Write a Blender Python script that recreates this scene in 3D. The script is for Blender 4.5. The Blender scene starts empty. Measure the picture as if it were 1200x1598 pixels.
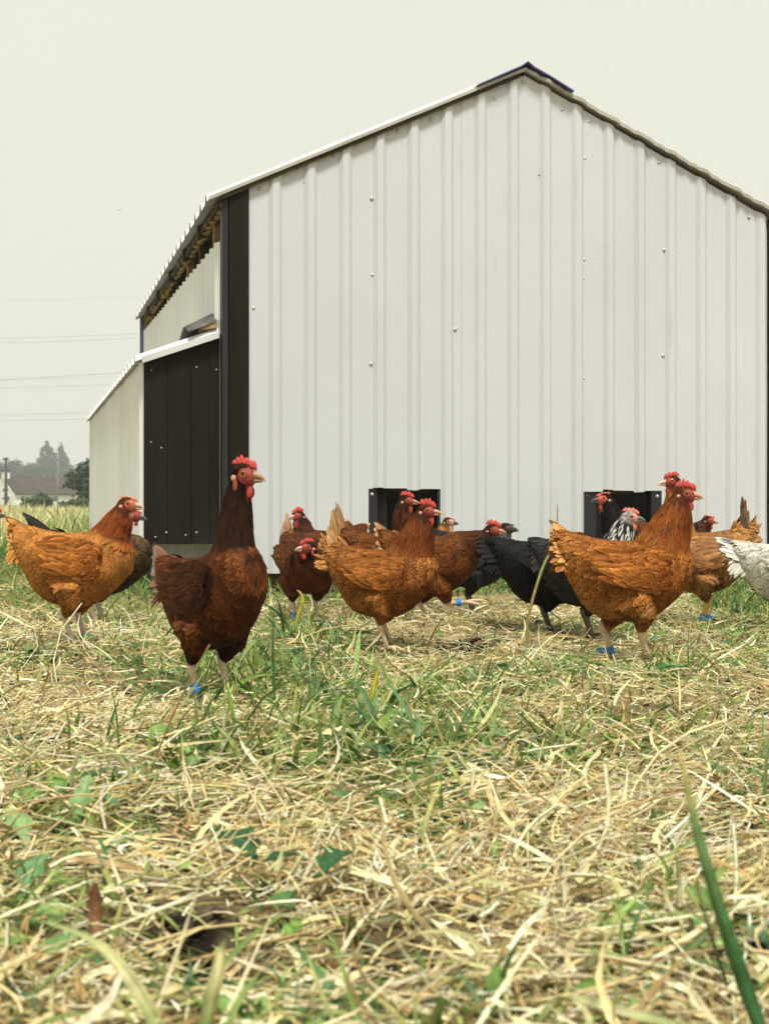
import bpy, bmesh, math, random
import numpy as np
from mathutils import Vector, Matrix

rng = np.random.default_rng(11)
random.seed(11)
scene = bpy.context.scene
COL = scene.collection
R = math.radians

# ------------------------------------------------------------------ camera
F = 2200.0            # focal length in photo pixels (photo 1200 x 1598)
CH = 0.375            # eye height, metres
HY = 799.0            # horizon row
cam_d = bpy.data.cameras.new('camera')
cam = bpy.data.objects.new('camera', cam_d)
COL.objects.link(cam)
cam.location = (0, 0, CH)
cam.rotation_euler = (R(90), 0, 0)
cam_d.sensor_fit = 'VERTICAL'
cam_d.sensor_height = 36.0
cam_d.sensor_width = 27.0
cam_d.lens = F / 1598.0 * 36.0
cam_d.clip_start = 0.05
cam_d.clip_end = 3000
cam_d.dof.use_dof = True
cam_d.dof.focus_distance = 3.7
cam_d.dof.aperture_fstop = 11.0
scene.camera = cam

# ------------------------------------------------------------------ sky
SUN_EL, SUN_AZ = 65.0, 168.0      # azimuth clockwise from +Y: behind the camera, to the right
w = bpy.data.worlds.new('World')
scene.world = w
w.use_nodes = True
nt = w.node_tree
bg = nt.nodes['Background']
sky = nt.nodes.new('ShaderNodeTexSky')
sky.sky_type = 'NISHITA'
sky.sun_disc = False
sky.sun_elevation = R(SUN_EL)
sky.sun_rotation = R(SUN_AZ)
sky.dust_density = 5.0
hsv = nt.nodes.new('ShaderNodeHueSaturation')
hsv.inputs['Saturation'].default_value = 0.25
mixn = nt.nodes.new('ShaderNodeMix')
mixn.data_type = 'RGBA'
mixn.inputs['Factor'].default_value = 0.90          # an even cloud deck over the clear sky
mixn.inputs['B'].default_value = (5.66, 5.68, 4.74, 1)
nt.links.new(sky.outputs[0], hsv.inputs['Color'])
nt.links.new(hsv.outputs[0], mixn.inputs['A'])
wtc = nt.nodes.new('ShaderNodeTexCoord')
wno = nt.nodes.new('ShaderNodeTexNoise'); wno.inputs['Scale'].default_value = 2.2; wno.inputs['Detail'].default_value = 4
wmr = nt.nodes.new('ShaderNodeMapRange'); wmr.inputs['To Min'].default_value = .955; wmr.inputs['To Max'].default_value = 1.045
wmx = nt.nodes.new('ShaderNodeMix'); wmx.data_type = 'RGBA'; wmx.blend_type = 'MULTIPLY'; wmx.inputs['Factor'].default_value = 1.0
nt.links.new(wtc.outputs['Generated'], wno.inputs['Vector'])
nt.links.new(wno.outputs['Fac'], wmr.inputs['Value'])
nt.links.new(mixn.outputs['Result'], wmx.inputs['A'])
nt.links.new(wmr.outputs[0], wmx.inputs['B'])
nt.links.new(wmx.outputs['Result'], bg.inputs['Color'])
bg.inputs['Strength'].default_value = 0.0487

# ------------------------------------------------------------------ sun
sun_d = bpy.data.lights.new('sun', 'SUN')
sun_d.energy = 1.5
sun_d.angle = R(12)
sun_d.color = (1.0, 0.97, 0.90)
sun = bpy.data.objects.new('sun', sun_d)
COL.objects.link(sun)
az, el = R(SUN_AZ), R(SUN_EL)
to_sun = Vector((math.sin(az) * math.cos(el), math.cos(az) * math.cos(el), math.sin(el)))
sun.rotation_euler = to_sun.to_track_quat('Z', 'Y').to_euler()

# ------------------------------------------------------------------ exposure
scene.view_settings.view_transform = 'Standard'
scene.view_settings.look = 'None'
scene.view_settings.gamma = 1.0
scene.view_settings.exposure = 1.70
scene.view_settings.use_curve_mapping = False
scene.cycles.use_denoising = True
try:
    scene.cycles.denoiser = 'OPENIMAGEDENOISE'
except Exception:
    pass
scene.cycles.max_bounces = 6
scene.cycles.diffuse_bounces = 3
scene.cycles.volume_bounces = 0

# ================================================================== helpers
def link(o, parent=None):
    COL.objects.link(o)
    if parent is not None:
        o.parent = parent
    return o

def tag(o, label=None, cat=None, group=None, kind=None):
    if label: o['label'] = label
    if cat: o['category'] = cat
    if group: o['group'] = group
    if kind: o['kind'] = kind
    return o

def empty(name, loc=(0, 0, 0), rz=0.0, parent=None):
    o = bpy.data.objects.new(name, None)
    o.empty_display_size = 0.05
    o.location = loc
    o.rotation_euler = (0, 0, rz)
    return link(o, parent)

def mesh_arrays(name, verts, faces, cols=None, smooth=True):
    """faces: (M,4) or (M,3) int array; cols: (N,3)"""
    me = bpy.data.meshes.new(name)
    verts = np.asarray(verts, np.float32)
    faces = np.asarray(faces, np.int32)
    k = faces.shape[1]
    me.vertices.add(len(verts))
    me.vertices.foreach_set('co', verts.ravel())
    me.loops.add(faces.size)
    me.loops.foreach_set('vertex_index', faces.ravel())
    me.polygons.add(len(faces))
    me.polygons.foreach_set('loop_start', np.arange(0, faces.size, k, dtype=np.int32))
    me.update(calc_edges=True)
    if smooth:
        me.polygons.foreach_set('use_smooth', np.ones(len(faces), bool))
    if cols is not None:
        a = me.color_attributes.new('col', 'FLOAT_COLOR', 'POINT')
        c = np.ones((len(verts), 4), np.float32)
        c[:, :3] = cols
        a.data.foreach_set('color', c.ravel())
    me.validate()
    return me

class MB:
    """collects simple shapes into one mesh"""
    def __init__(s):
        s.v, s.f, s.c = [], [], []
    def add(s, v, f, c=None):
        o = len(s.v)
        s.v += [tuple(p) for p in v]
        s.f += [tuple(i + o for i in q) for q in f]
        s.c += ([c] * len(v) if (c is None or not hasattr(c[0], '__len__')) else list(c))
        return s
    def box8(s, p, c=None):
        """p: 8 points, bottom loop then top loop"""
        return s.add(p, [(3, 2, 1, 0), (4, 5, 6, 7), (0, 1, 5, 4), (1, 2, 6, 5), (2, 3, 7, 6), (3, 0, 4, 7)], c)
    def box(s, lo, hi, c=None):
        (a, b, d), (e, f, g) = lo, hi
        return s.box8([(a, b, d), (e, b, d), (e, f, d), (a, f, d), (a, b, g), (e, b, g), (e, f, g), (a, f, g)], c)
    def tube(s, pts, rad, n=8, c=None, caps=True, flat=1.0):
        pts = [Vector(p) for p in pts]
        vs, fs = [], []
        up = Vector((0, 0, 1))
        for i, p in enumerate(pts):
            t = (pts[min(i + 1, len(pts) - 1)] - pts[max(i - 1, 0)])
            t = t.normalized() if t.length > 1e-9 else Vector((0, 0, 1))
            ref = Vector((0, 1, 0)) if abs(t.y) < 0.9 else Vector((1, 0, 0))
            a = t.cross(ref).normalized()
            b = t.cross(a).normalized()
            for k in range(n):
                q = 2 * math.pi * k / n
                vs.append(p + a * (rad[i] * math.cos(q)) + b * (rad[i] * flat * math.sin(q)))
        for i in range(len(pts) - 1):
            for k in range(n):
                k2 = (k + 1) % n
                fs.append((i * n + k, i * n + k2, (i + 1) * n + k2, (i + 1) * n + k))
        if caps:
            fs.append(tuple(range(n - 1, -1, -1)))
            fs.append(tuple((len(pts) - 1) * n + k for k in range(n)))
        return s.add(vs, fs, c)
    def ellipsoid(s, cen, rad, n=12, m=8, c=None, mat=None):
        vs, fs = [], []
        for i in range(m + 1):
            th = math.pi * i / m
            for k in range(n):
                ph = 2 * math.pi * k / n
                v = Vector((rad[0] * math.sin(th) * math.cos(ph), rad[1] * math.sin(th) * math.sin(ph), rad[2] * math.cos(th)))
                if mat is not None:
                    v = mat @ v
                vs.append(Vector(cen) + v)
        for i in range(m):
            for k in range(n):
                k2 = (k + 1) % n
                fs.append((i * n + k, (i + 1) * n + k, (i + 1) * n + k2, i * n + k2))
        return s.add(vs, fs, c)
    def xf(s, M):
        s.v = [tuple(M @ Vector(p)) for p in s.v]
        return s
    def build(s, name, mat, parent=None, smooth=False, bevel=0.0):
        me = bpy.data.meshes.new(name)
        me.from_pydata([tuple(v) for v in s.v], [], s.f)
        if any(c is not None for c in s.c):
            a = me.color_attributes.new('col', 'FLOAT_COLOR', 'POINT')
            arr = np.ones((len(s.v), 4), np.float32)
            for i, c in enumerate(s.c):
                if c is not None: arr[i, :3] = c
            a.data.foreach_set('color', arr.ravel())
        bm = bmesh.new(); bm.from_mesh(me)
        bmesh.ops.remove_doubles(bm, verts=bm.verts, dist=1e-6)
        bmesh.ops.recalc_face_normals(bm, faces=bm.faces)
        bm.to_mesh(me); bm.free()
        if smooth:
            me.polygons.foreach_set('use_smooth', np.ones(len(me.polygons), bool))
        me.materials.append(mat)
        o = bpy.data.objects.new(name, me)
        link(o, parent)
        if bevel:
            m = o.modifiers.new('bevel', 'BEVEL'); m.width = bevel; m.segments = 2; m.limit_method = 'ANGLE'
        return o

def nrmz(a):
    return a / np.maximum(np.linalg.norm(a, axis=-1, keepdims=True), 1e-9)

def vnoise(x, y, seed=0):
    """smooth value noise 0..1"""
    x = np.asarray(x, float); y = np.asarray(y, float)
    xi = np.floor(x).astype(np.int64); yi = np.floor(y).astype(np.int64)
    fx = x - xi; fy = y - yi
    fx = fx * fx * (3 - 2 * fx); fy = fy * fy * (3 - 2 * fy)
    def h(a, b):
        n = (a * 374761393 + b * 668265263 + seed * 1442695041) & 0xffffffff
        n = ((n ^ (n >> 13)) * 1274126177) & 0xffffffff
        return ((n ^ (n >> 16)) & 0xffff) / 65535.0
    return (h(xi, yi) * (1 - fx) + h(xi + 1, yi) * fx) * (1 - fy) + (h(xi, yi + 1) * (1 - fx) + h(xi + 1, yi + 1) * fx) * fy

def sstep(a, b, x):
    t = np.clip((np.asarray(x, float) - a) / (b - a), 0, 1)
    return t * t * (3 - 2 * t)

# ------------------------------------------------------------------ terrain height
def height(x, y):
    x = np.asarray(x, float); y = np.asarray(y, float)
    b = 0.045 * (vnoise(x * 2.1 + 7, y * 1.7, 3) - 0.5) + 0.022 * (vnoise(x * 5.5, y * 5.0 + 3, 5) - 0.5)
    b = b * (1 - sstep(9, 16, y)) + 0.12 * (vnoise(x * .3, y * .3, 9) - 0.5) * sstep(9, 20, y)
    rise = 0.42 * sstep(10, 75, y) + np.maximum(0, y - 75) * 0.0042
    # straw heap kicked up between the hens, hollow in the foreground
    b = b + 0.05 * np.exp(-(((x - 0.26) / 0.16) ** 2 + ((y - 4.35) / 0.14) ** 2))
    b = b - 0.045 * np.exp(-(((x - 0.02) / 0.07) ** 2 + ((y - 1.27) / 0.06) ** 2))
    b = b - 0.05 * np.exp(-(((x + 0.13) / 0.10) ** 2 + ((y - 1.22) / 0.07) ** 2))
    return b + rise

def gpx(px, py, zoff=0.0):
    """ground point seen at photo pixel, flat ground"""
    y = (CH - zoff) * F / (py - HY)
    return ((px - 600) / F * y, y)

def to_px(x, y, z):
    return 600 + x / y * F, HY - (z - CH) / y * F

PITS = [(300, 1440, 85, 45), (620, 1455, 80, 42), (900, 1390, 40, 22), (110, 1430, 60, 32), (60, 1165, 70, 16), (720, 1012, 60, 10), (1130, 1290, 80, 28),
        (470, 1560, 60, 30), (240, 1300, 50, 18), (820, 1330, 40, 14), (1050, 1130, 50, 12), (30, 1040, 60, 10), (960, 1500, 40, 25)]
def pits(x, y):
    """hollows with thinned straw and a much darker soil tone"""
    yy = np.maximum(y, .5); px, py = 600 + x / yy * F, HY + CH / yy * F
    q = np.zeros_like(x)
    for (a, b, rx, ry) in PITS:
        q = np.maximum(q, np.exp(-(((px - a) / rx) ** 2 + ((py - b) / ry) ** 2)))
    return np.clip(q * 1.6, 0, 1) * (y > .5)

# ================================================================== materials
def principled(name, color=(.5, .5, .5), rough=.6, spec=.3, metallic=0.0, attr=None):
    m = bpy.data.materials.new(name); m.use_nodes = True
    p = m.node_tree.nodes['Principled BSDF']
    p.inputs['Base Color'].default_value = (*color, 1)
    p.inputs['Roughness'].default_value = rough
    p.inputs['Specular IOR Level'].default_value = spec
    p.inputs['Metallic'].default_value = metallic
    if attr:
        a = m.node_tree.nodes.new('ShaderNodeAttribute'); a.attribute_name = attr
        m.node_tree.links.new(a.outputs['Color'], p.inputs['Base Color'])
    return m

def noise_color(m, c1, c2, scale=8.0, lo=.35, hi=.65, detail=5, stretch=(1, 1, 1), coord='Object', bump=0.0, bump_scale=None, extra=None):
    nt = m.node_tree; N = nt.nodes; L = nt.links
    p = N['Principled BSDF']
    tc = N.new('ShaderNodeTexCoord'); mp = N.new('ShaderNodeMapping')
    mp.inputs['Scale'].default_value = stretch
    L.new(tc.outputs[coord], mp.inputs['Vector'])
    no = N.new('ShaderNodeTexNoise'); no.inputs['Scale'].default_value = scale; no.inputs['Detail'].default_value = detail
    L.new(mp.outputs[0], no.inputs['Vector'])
    cr = N.new('ShaderNodeValToRGB')
    cr.color_ramp.elements[0].position = lo; cr.color_ramp.elements[0].color = (*c1, 1)
    cr.color_ramp.elements[1].position = hi; cr.color_ramp.elements[1].color = (*c2, 1)
    L.new(no.outputs['Fac'], cr.inputs['Fac'])
    out = cr.outputs['Color']
    if extra:     # (color, scale, lo, hi): speckle/stain layer
        ec, es, el_, eh, est = extra
        mp2 = N.new('ShaderNodeMapping'); mp2.inputs['Scale'].default_value = est
        L.new(tc.outputs[coord], mp2.inputs['Vector'])
        n2 = N.new('ShaderNodeTexNoise'); n2.inputs['Scale'].default_value = es; n2.inputs['Detail'].default_value = 6
        L.new(mp2.outputs[0], n2.inputs['Vector'])
        c2_ = N.new('ShaderNodeValToRGB')
        c2_.color_ramp.elements[0].position = el_; c2_.color_ramp.elements[0].color = (0, 0, 0, 1)
        c2_.color_ramp.elements[1].position = eh; c2_.color_ramp.elements[1].color = (1, 1, 1, 1)
        L.new(n2.outputs['Fac'], c2_.inputs['Fac'])
        mx = N.new('ShaderNodeMix'); mx.data_type = 'RGBA'
        L.new(c2_.outputs['Color'], mx.inputs['Factor'])
        L.new(out, mx.inputs['A']); mx.inputs['B'].default_value = (*ec, 1)
        out = mx.outputs['Result']
    L.new(out, p.inputs['Base Color'])
    if bump:
        b = N.new('ShaderNodeBump'); b.inputs['Strength'].default_value = bump; b.inputs['Distance'].default_value = 0.01
        n3 = N.new('ShaderNodeTexNoise'); n3.inputs['Scale'].default_value = bump_scale or scale * 3; n3.inputs['Detail'].default_value = 6
        L.new(mp.outputs[0], n3.inputs['Vector'])
        L.new(n3.outputs['Fac'], b.inputs['Height'])
        L.new(b.outputs[0], p.inputs['Normal'])
    return m

def leafy(name, rough=.5, trans=.3, spec=.25, grain=0):
    """attribute-coloured thin plant material: part of the light passes through"""
    m = bpy.data.materials.new(name); m.use_nodes = True
    nt = m.node_tree; N = nt.nodes; L = nt.links
    p = N['Principled BSDF']
    p.inputs['Roughness'].default_value = rough
    p.inputs['Specular IOR Level'].default_value = spec
    a = N.new('ShaderNodeAttribute'); a.attribute_name = 'col'
    out = a.outputs['Color']
    if grain:
        tc = N.new('ShaderNodeTexCoord'); no = N.new('ShaderNodeTexNoise'); no.inputs['Scale'].default_value = grain; no.inputs['Detail'].default_value = 4
        L.new(tc.outputs['Object'], no.inputs['Vector'])
        mr = N.new('ShaderNodeMapRange'); mr.inputs['From Min'].default_value = .3; mr.inputs['From Max'].default_value = .7
        mr.inputs['To Min'].default_value = .74; mr.inputs['To Max'].default_value = 1.28
        L.new(no.outputs['Fac'], mr.inputs['Value'])
        mm = N.new('ShaderNodeMix'); mm.data_type = 'RGBA'; mm.blend_type = 'MULTIPLY'; mm.inputs['Factor'].default_value = 1
        L.new(out, mm.inputs['A']); L.new(mr.outputs[0], mm.inputs['B'])
        out = mm.outputs['Result']
    L.new(out, p.inputs['Base Color'])
    t = N.new('ShaderNodeBsdfTranslucent'); L.new(out, t.inputs['Color'])
    mx = N.new('ShaderNodeMixShader'); mx.inputs[0].default_value = trans
    L.new(p.outputs[0], mx.inputs[1]); L.new(t.outputs[0], mx.inputs[2])
    L.new(mx.outputs[0], N['Material Output'].inputs['Surface'])
    return m

M = {}
M['white_sheet'] = noise_color(principled('white_sheet', rough=.42, spec=.35), (.520, .540, .560), (.572, .590, .615), scale=1.2, lo=.3, hi=.7,
                               stretch=(1, 1, .25), bump=.05, bump_scale=9, extra=((.40, .395, .36), 5.0, .68, .92, (3, 3, .35)))
M['white_sheet_side'] = noise_color(principled('white_sheet_side', rough=.45, spec=.3), (.70, .715, .70), (.77, .78, .77), scale=2.0,  # same white cladding, colour raised to offset shade on faces turned from the sun
                                    stretch=(1, 1, .2), extra=((.45, .42, .34), 6, .64, .9, (3, 3, .3)))
M['roof_sheet'] = noise_color(principled('roof_sheet', rough=.45, spec=.3), (.50, .505, .495), (.60, .605, .595), scale=3)
M['roof_trim'] = noise_color(principled('roof_trim', rough=.5, spec=.3), (.34, .33, .285), (.44, .43, .375), scale=5)
M['black_board'] = noise_color(principled('black_board', rough=.7, spec=.12), (.0100, .0080, .0045), (.0165, .0135, .0080), scale=5, stretch=(2, 2, .25),
                               bump=.25, bump_scale=30, extra=((.034, .031, .025), 3.0, .66, .86, (1, 1, .5)))
M['black_frame'] = noise_color(principled('black_frame', rough=.5, spec=.3), (.014, .014, .015), (.024, .024, .027), scale=8, stretch=(1, 1, .3))
M['ridge_blue'] = noise_color(principled('ridge_blue', rough=.5, spec=.3), (.060, .058, .16), (.10, .095, .24), scale=9)
M['post_blue'] = noise_color(principled('post_blue', rough=.5, spec=.3), (.13, .15, .25), (.20, .22, .33), scale=5)
M['foam'] = noise_color(principled('foam', rough=.9, spec=.1), (.20, .135, .04), (.42, .32, .12), scale=16, bump=.8, bump_scale=30)
M['timber'] = noise_color(principled('timber', rough=.8, spec=.15), (.20, .12, .055), (.38, .26, .13), scale=6, stretch=(1, 6, 6))
M['dark_timber'] = noise_color(principled('dark_timber', rough=.8, spec=.15), (.035, .026, .016), (.075, .055, .032), scale=8)
M['rubber'] = noise_color(principled('rubber', rough=.6, spec=.3), (.05, .05, .048), (.11, .11, .10), scale=12)
M['screw'] = principled('screw', (.58, .58, .54), rough=.35, spec=.5, metallic=.55)
M['screw_dark'] = principled('screw_dark', (.10, .095, .085), rough=.5)
M['feather'] = leafy('feather', rough=.68, trans=.08, spec=.09)
M['skin'] = principled('skin', attr='col', rough=.55, spec=.3)
nt = M['skin'].node_tree; N = nt.nodes; L = nt.links
_tc = N.new('ShaderNodeTexCoord'); _no = N.new('ShaderNodeTexVoronoi'); _no.inputs['Scale'].default_value = 420
_b = N.new('ShaderNodeBump'); _b.inputs['Strength'].default_value = .7; _b.inputs['Distance'].default_value = .0012
L.new(_tc.outputs['Object'], _no.inputs['Vector']); L.new(_no.outputs['Distance'], _b.inputs['Height']); L.new(_b.outputs[0], N['Principled BSDF'].inputs['Normal'])
M['horn'] = principled('horn', attr='col', rough=.4, spec=.4)
M['eye'] = principled('eye', attr='col', rough=.08, spec=.6)
M['band'] = principled('band', (.03, .19, .52), rough=.4, spec=.4)
M['straw'] = leafy('straw', rough=.5, trans=.22, spec=.2, grain=90)
M['blade'] = leafy('blade', rough=.45, trans=.32, spec=.22, grain=70)
M['leaf'] = leafy('leaf', rough=.5, trans=.25, spec=.2, grain=160)
M['bark'] = noise_color(principled('bark', rough=.9, spec=.1), (.05, .04, .03), (.11, .09, .07), scale=4)
M['house_wall'] = noise_color(principled('house_wall', rough=.9, spec=.1), (.72, .72, .70), (.80, .80, .78), scale=.8)
M['glass'] = principled('glass', (.10, .11, .12), rough=.15, spec=.5)
M['pole'] = principled('pole', (.045, .04, .045), rough=.85)
M['cable'] = principled('cable', (.30, .30, .31), rough=.7)
M['net'] = principled('net', (.20, .20, .17), rough=.7)

# slate roof of the far cottage: rows too far off to be pieces
m = principled('slate', rough=.85, spec=.15); M['slate'] = m
nt = m.node_tree; N = nt.nodes; L = nt.links
tc = N.new('ShaderNodeTexCoord'); br = N.new('ShaderNodeTexBrick')
br.inputs['Color1'].default_value = (.046, .037, .031, 1); br.inputs['Color2'].default_value = (.092, .075, .062, 1)
br.inputs['Mortar'].default_value = (.03, .024, .02, 1)
br.inputs['Scale'].default_value = 1.0; br.inputs['Brick Width'].default_value = .5; br.inputs['Row Height'].default_value = .26
br.inputs['Mortar Size'].default_value = .03
L.new(tc.outputs['UV'], br.inputs['Vector'])
L.new(br.outputs['Color'], N['Principled BSDF'].inputs['Base Color'])

# ground: trodden soil and thatch in the run, meadow beyond
m = principled('ground_soil', rough=.95, spec=.08); M['ground'] = m
nt = m.node_tree; N = nt.nodes; L = nt.links
geo = N.new('ShaderNodeNewGeometry')
def _noise(sc, det=6):
    n = N.new('ShaderNodeTexNoise'); n.inputs['Scale'].default_value = sc; n.inputs['Detail'].default_value = det
    L.new(geo.outputs['Position'], n.inputs['Vector']); return n
def _ramp(src, lo, hi, a, b):
    c = N.new('ShaderNodeValToRGB'); c.color_ramp.elements[0].position = lo; c.color_ramp.elements[1].position = hi
    c.color_ramp.elements[0].color = (*a, 1); c.color_ramp.elements[1].color = (*b, 1)
    L.new(src, c.inputs['Fac']); return c
def _mix(f, a, b):
    x = N.new('ShaderNodeMix'); x.data_type = 'RGBA'; L.new(f, x.inputs['Factor']); L.new(a, x.inputs['A']); L.new(b, x.inputs['B']); return x
soil = _ramp(_noise(14).outputs['Fac'], .35, .7, (.055, .038, .022), (.16, .115, .06))
that = _ramp(_noise(60).outputs['Fac'], .35, .65, (.20, .15, .065), (.46, .37, .19))
m1 = _mix(_ramp(_noise(4).outputs['Fac'], .4, .62, (.35, .35, .35), (.95, .95, .95)).outputs['Color'], soil.outputs['Color'], that.outputs['Color'])
mead = _ramp(_noise(1.2).outputs['Fac'], .3, .7, (.10, .15, .035), (.30, .29, .11))
sx = N.new('ShaderNodeSeparateXYZ'); L.new(geo.outputs['Position'], sx.inputs[0])
mr = N.new('ShaderNodeMapRange'); mr.inputs['From Min'].default_value = 7.0; mr.inputs['From Max'].default_value = 12.0
L.new(sx.outputs['Y'], mr.inputs['Value'])
at_ = N.new('ShaderNodeAttribute'); at_.attribute_name = 'col'      # near-black soil tone laid into the hollows
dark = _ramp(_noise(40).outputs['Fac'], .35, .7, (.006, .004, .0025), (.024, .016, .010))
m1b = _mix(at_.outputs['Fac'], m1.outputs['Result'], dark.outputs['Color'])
m2 = _mix(mr.outputs[0], m1b.outputs['Result'], mead.outputs['Color'])
L.new(m2.outputs['Result'], N['Principled BSDF'].inputs['Base Color'])
bp = N.new('ShaderNodeBump'); bp.inputs['Strength'].default_value = .8; bp.inputs['Distance'].default_value = .02
L.new(_noise(35).outputs['Fac'], bp.inputs['Height']); L.new(bp.outputs[0], N['Principled BSDF'].inputs['Normal'])

# ================================================================== ground sheet
def stations(dense_lo, dense_hi, step, far_lo, far_hi, growth=1.25):
    a = list(np.arange(dense_lo, dense_hi + 1e-6, step))
    s = step
    while a[-1] < far_hi:
        s *= growth; a.append(a[-1] + s)
    s = step; pre = [dense_lo]
    while pre[-1] > far_lo:
        s *= growth; pre.append(pre[-1] - s)
    return np.array(pre[:0:-1] + a)
gx = stations(-3.2, 3.2, .04, -900, 900)
gy = stations(-.5, 9.0, .04, -60, 1400, 1.2)
XX, YY = np.meshgrid(gx, gy)
ZZ = height(XX, YY)
nx, ny = len(gx), len(gy)
idx = np.arange(nx * ny).reshape(ny, nx)
fq = np.stack([idx[:-1, :-1].ravel(), idx[:-1, 1:].ravel(), idx[1:, 1:].ravel(), idx[1:, :-1].ravel()], 1)
me = mesh_arrays('ground', np.stack([XX.ravel(), YY.ravel(), ZZ.ravel()], 1), fq, np.repeat(pits(XX.ravel(), YY.ravel())[:, None], 3, 1))
me.materials.append(M['ground'])
ground = link(bpy.data.objects.new('ground', me))
tag(ground, kind='structure')

# ================================================================== the poultry house
UV_W = 8491.0
nrm_ = math.hypot(UV_W, F)
WX, WY = UV_W / nrm_, F / nrm_               # along the gable wall, to the right
SX, SY = -WY, WX                             # straight back
ZL = 6.2
LX, LY = (389 - 600) / F * ZL, ZL            # left end of the cladding
def wp(t, d, z):                             # wall coordinates -> world
    return Vector((LX + WX * t + SX * d, LY + WY * t + SY * d, z))
def t_of(px, d=0.0):                         # wall t of a photo column
    k = (px - 600) / F
    x0, y0 = LX + SX * d, LY + SY * d
    return (k * y0 - x0) / (WX - k * WY)
def z_of(px, py, d=0.0):
    t = t_of(px, d)
    return CH + (HY - py) / F * (LY + WY * t + SY * d)
def d_of(px, t):                             # depth of a photo column on a plane of constant t
    k = (px - 600) / F
    x0, y0 = LX + WX * t, LY + WY * t
    return (k * y0 - x0) / (SX - k * SY)

T0, T1 = 0.0, t_of(1196)
TA = t_of(818)                               # apex
TL = t_of(347); TRR = T1 - TL                # outer corners
ZE, ZA = 1.808, z_of(818, 115)
ZB = .104                                    # underside of the cladding
DEEP = d_of(226, TL)
def z_gable(t):
    return ZA - (ZA - ZE) * (abs(t - TA) / (TA if t < TA else (T1 - TA)))

coop = empty('poultry_house', wp(TA, 0, 0) * 1.0)
tag(coop, 'white ribbed metal poultry house with black corners and two pop holes', 'poultry house')
CO = Matrix.Translation(-coop.location)
def cbuild(mb, name, mat, parent=coop, **k):
    mb.xf(CO)
    return mb.build(name, mat, parent, **k)

PITCH = .1585
def rib_profile(t0, t1, first, pitch=PITCH, base=.062, top=.026, h=.0155):
    st = [(t0, 0.0)]
    c = first
    while c - base / 2 < t0: c += pitch
    while c + base / 2 < t1:
        mid = c + pitch / 2
        st += [(c - base / 2, 0), (c - top / 2, h), (c + top / 2, h), (c + base / 2, 0)]
        c += pitch
    st.append((t1, 0.0))
    return st

HOLES = [(t_of(575), t_of(687), .150, z_of(630, 763)), (t_of(910), t_of(1032), .150, z_of(970, 766))]

def front_sheet(t0, t1, name, off):
    st = rib_profile(t0, t1, t_of(430))
    tt = [s[0] for s in st]
    for h0, h1, _, _ in HOLES:               # add stations at the cut edges
        for hh in (h0, h1):
            if t0 < hh < t1:
                st.append((hh, float(np.interp(hh, [s[0] for s in sorted(st)], [s[1] for s in sorted(st)]))))
    if t0 < TA < t1:
        st.append((TA, float(np.interp(TA, [s[0] for s in sorted(st)], [s[1] for s in sorted(st)]))))
    st = sorted(st)
    mb = MB()
    for (a, ha), (b, hb) in zip(st[:-1], st[1:]):
        if b - a < 1e-5: continue
        mid = (a + b) / 2
        spans = [(ZB, None)]
        for h0, h1, zb, zt in HOLES:
            if h0 - 1e-6 < mid < h1 + 1e-6:
                spans = [(ZB, zb), (zt + .004 * math.sin(mid * 23) + .003 * math.sin(mid * 57), None)]
        for zb, zt in spans:
            lv = [zb]
            za, zbb = (z_gable(a) - .008, z_gable(b) - .008) if zt is None else (zt, zt)
            n = 6 if zt is None else 1
            for q in range(n):
                f0, f1 = q / n, (q + 1) / n
                def wob(t, z): return .0022 * math.sin(z * 7 + t * 3.1) * math.sin(t * 5.3 + z * 1.7)
                def P(t, h, z): return wp(t, -(h + off + wob(t, z)), z)
                z00 = zb + (za - zb) * f0; z01 = zb + (za - zb) * f1
                z10 = zb + (zbb - zb) * f0; z11 = zb + (zbb - zb) * f1
                mb.add([P(a, ha, z00), P(b, hb, z10), P(b, hb, z11), P(a, ha, z01)], [(0, 1, 2, 3)])
    o = cbuild(mb, name, M['white_sheet'])
    s = o.modifiers.new('thickness', 'SOLIDIFY'); s.thickness = .0012; s.offset = 0
    return o

cuts = [T0, t_of(430) + 5.62 * PITCH, t_of(430) + 10.62 * PITCH, T1]
for i in range(3):
    front_sheet(cuts[i] - (.0 if i == 0 else .030), cuts[i + 1], 'cladding_sheet', .0 if i != 1 else .0025)

# corner boards, black
def slanted_board(t0, t1, d0, d1, zb, name, mat, top=None, bevel=.004):
    mb = MB()
    zt0 = (top or z_gable(t0)) - .012; zt1 = (top or z_gable(t1)) - .012
    mb.box8([wp(t0, d0, zb), wp(t1, d0, zb), wp(t1, d1, zb), wp(t0, d1, zb), wp(t0, d0, zt0), wp(t1, d0, zt1), wp(t1, d1, zt1), wp(t0, d1, zt0)])
    return cbuild(mb, name, mat, bevel=bevel)
slanted_board(TL + .030, T0 - .002, -.012, .05, ZB - .01, 'corner_board', M['black_board'])
slanted_board(TL, TL + .028, -.004, .06, ZB - .02, 'corner_board', M['black_frame'])
slanted_board(T1 + .002, TRR, -.012, .05, ZB - .01, 'corner_board', M['black_board'])

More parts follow.
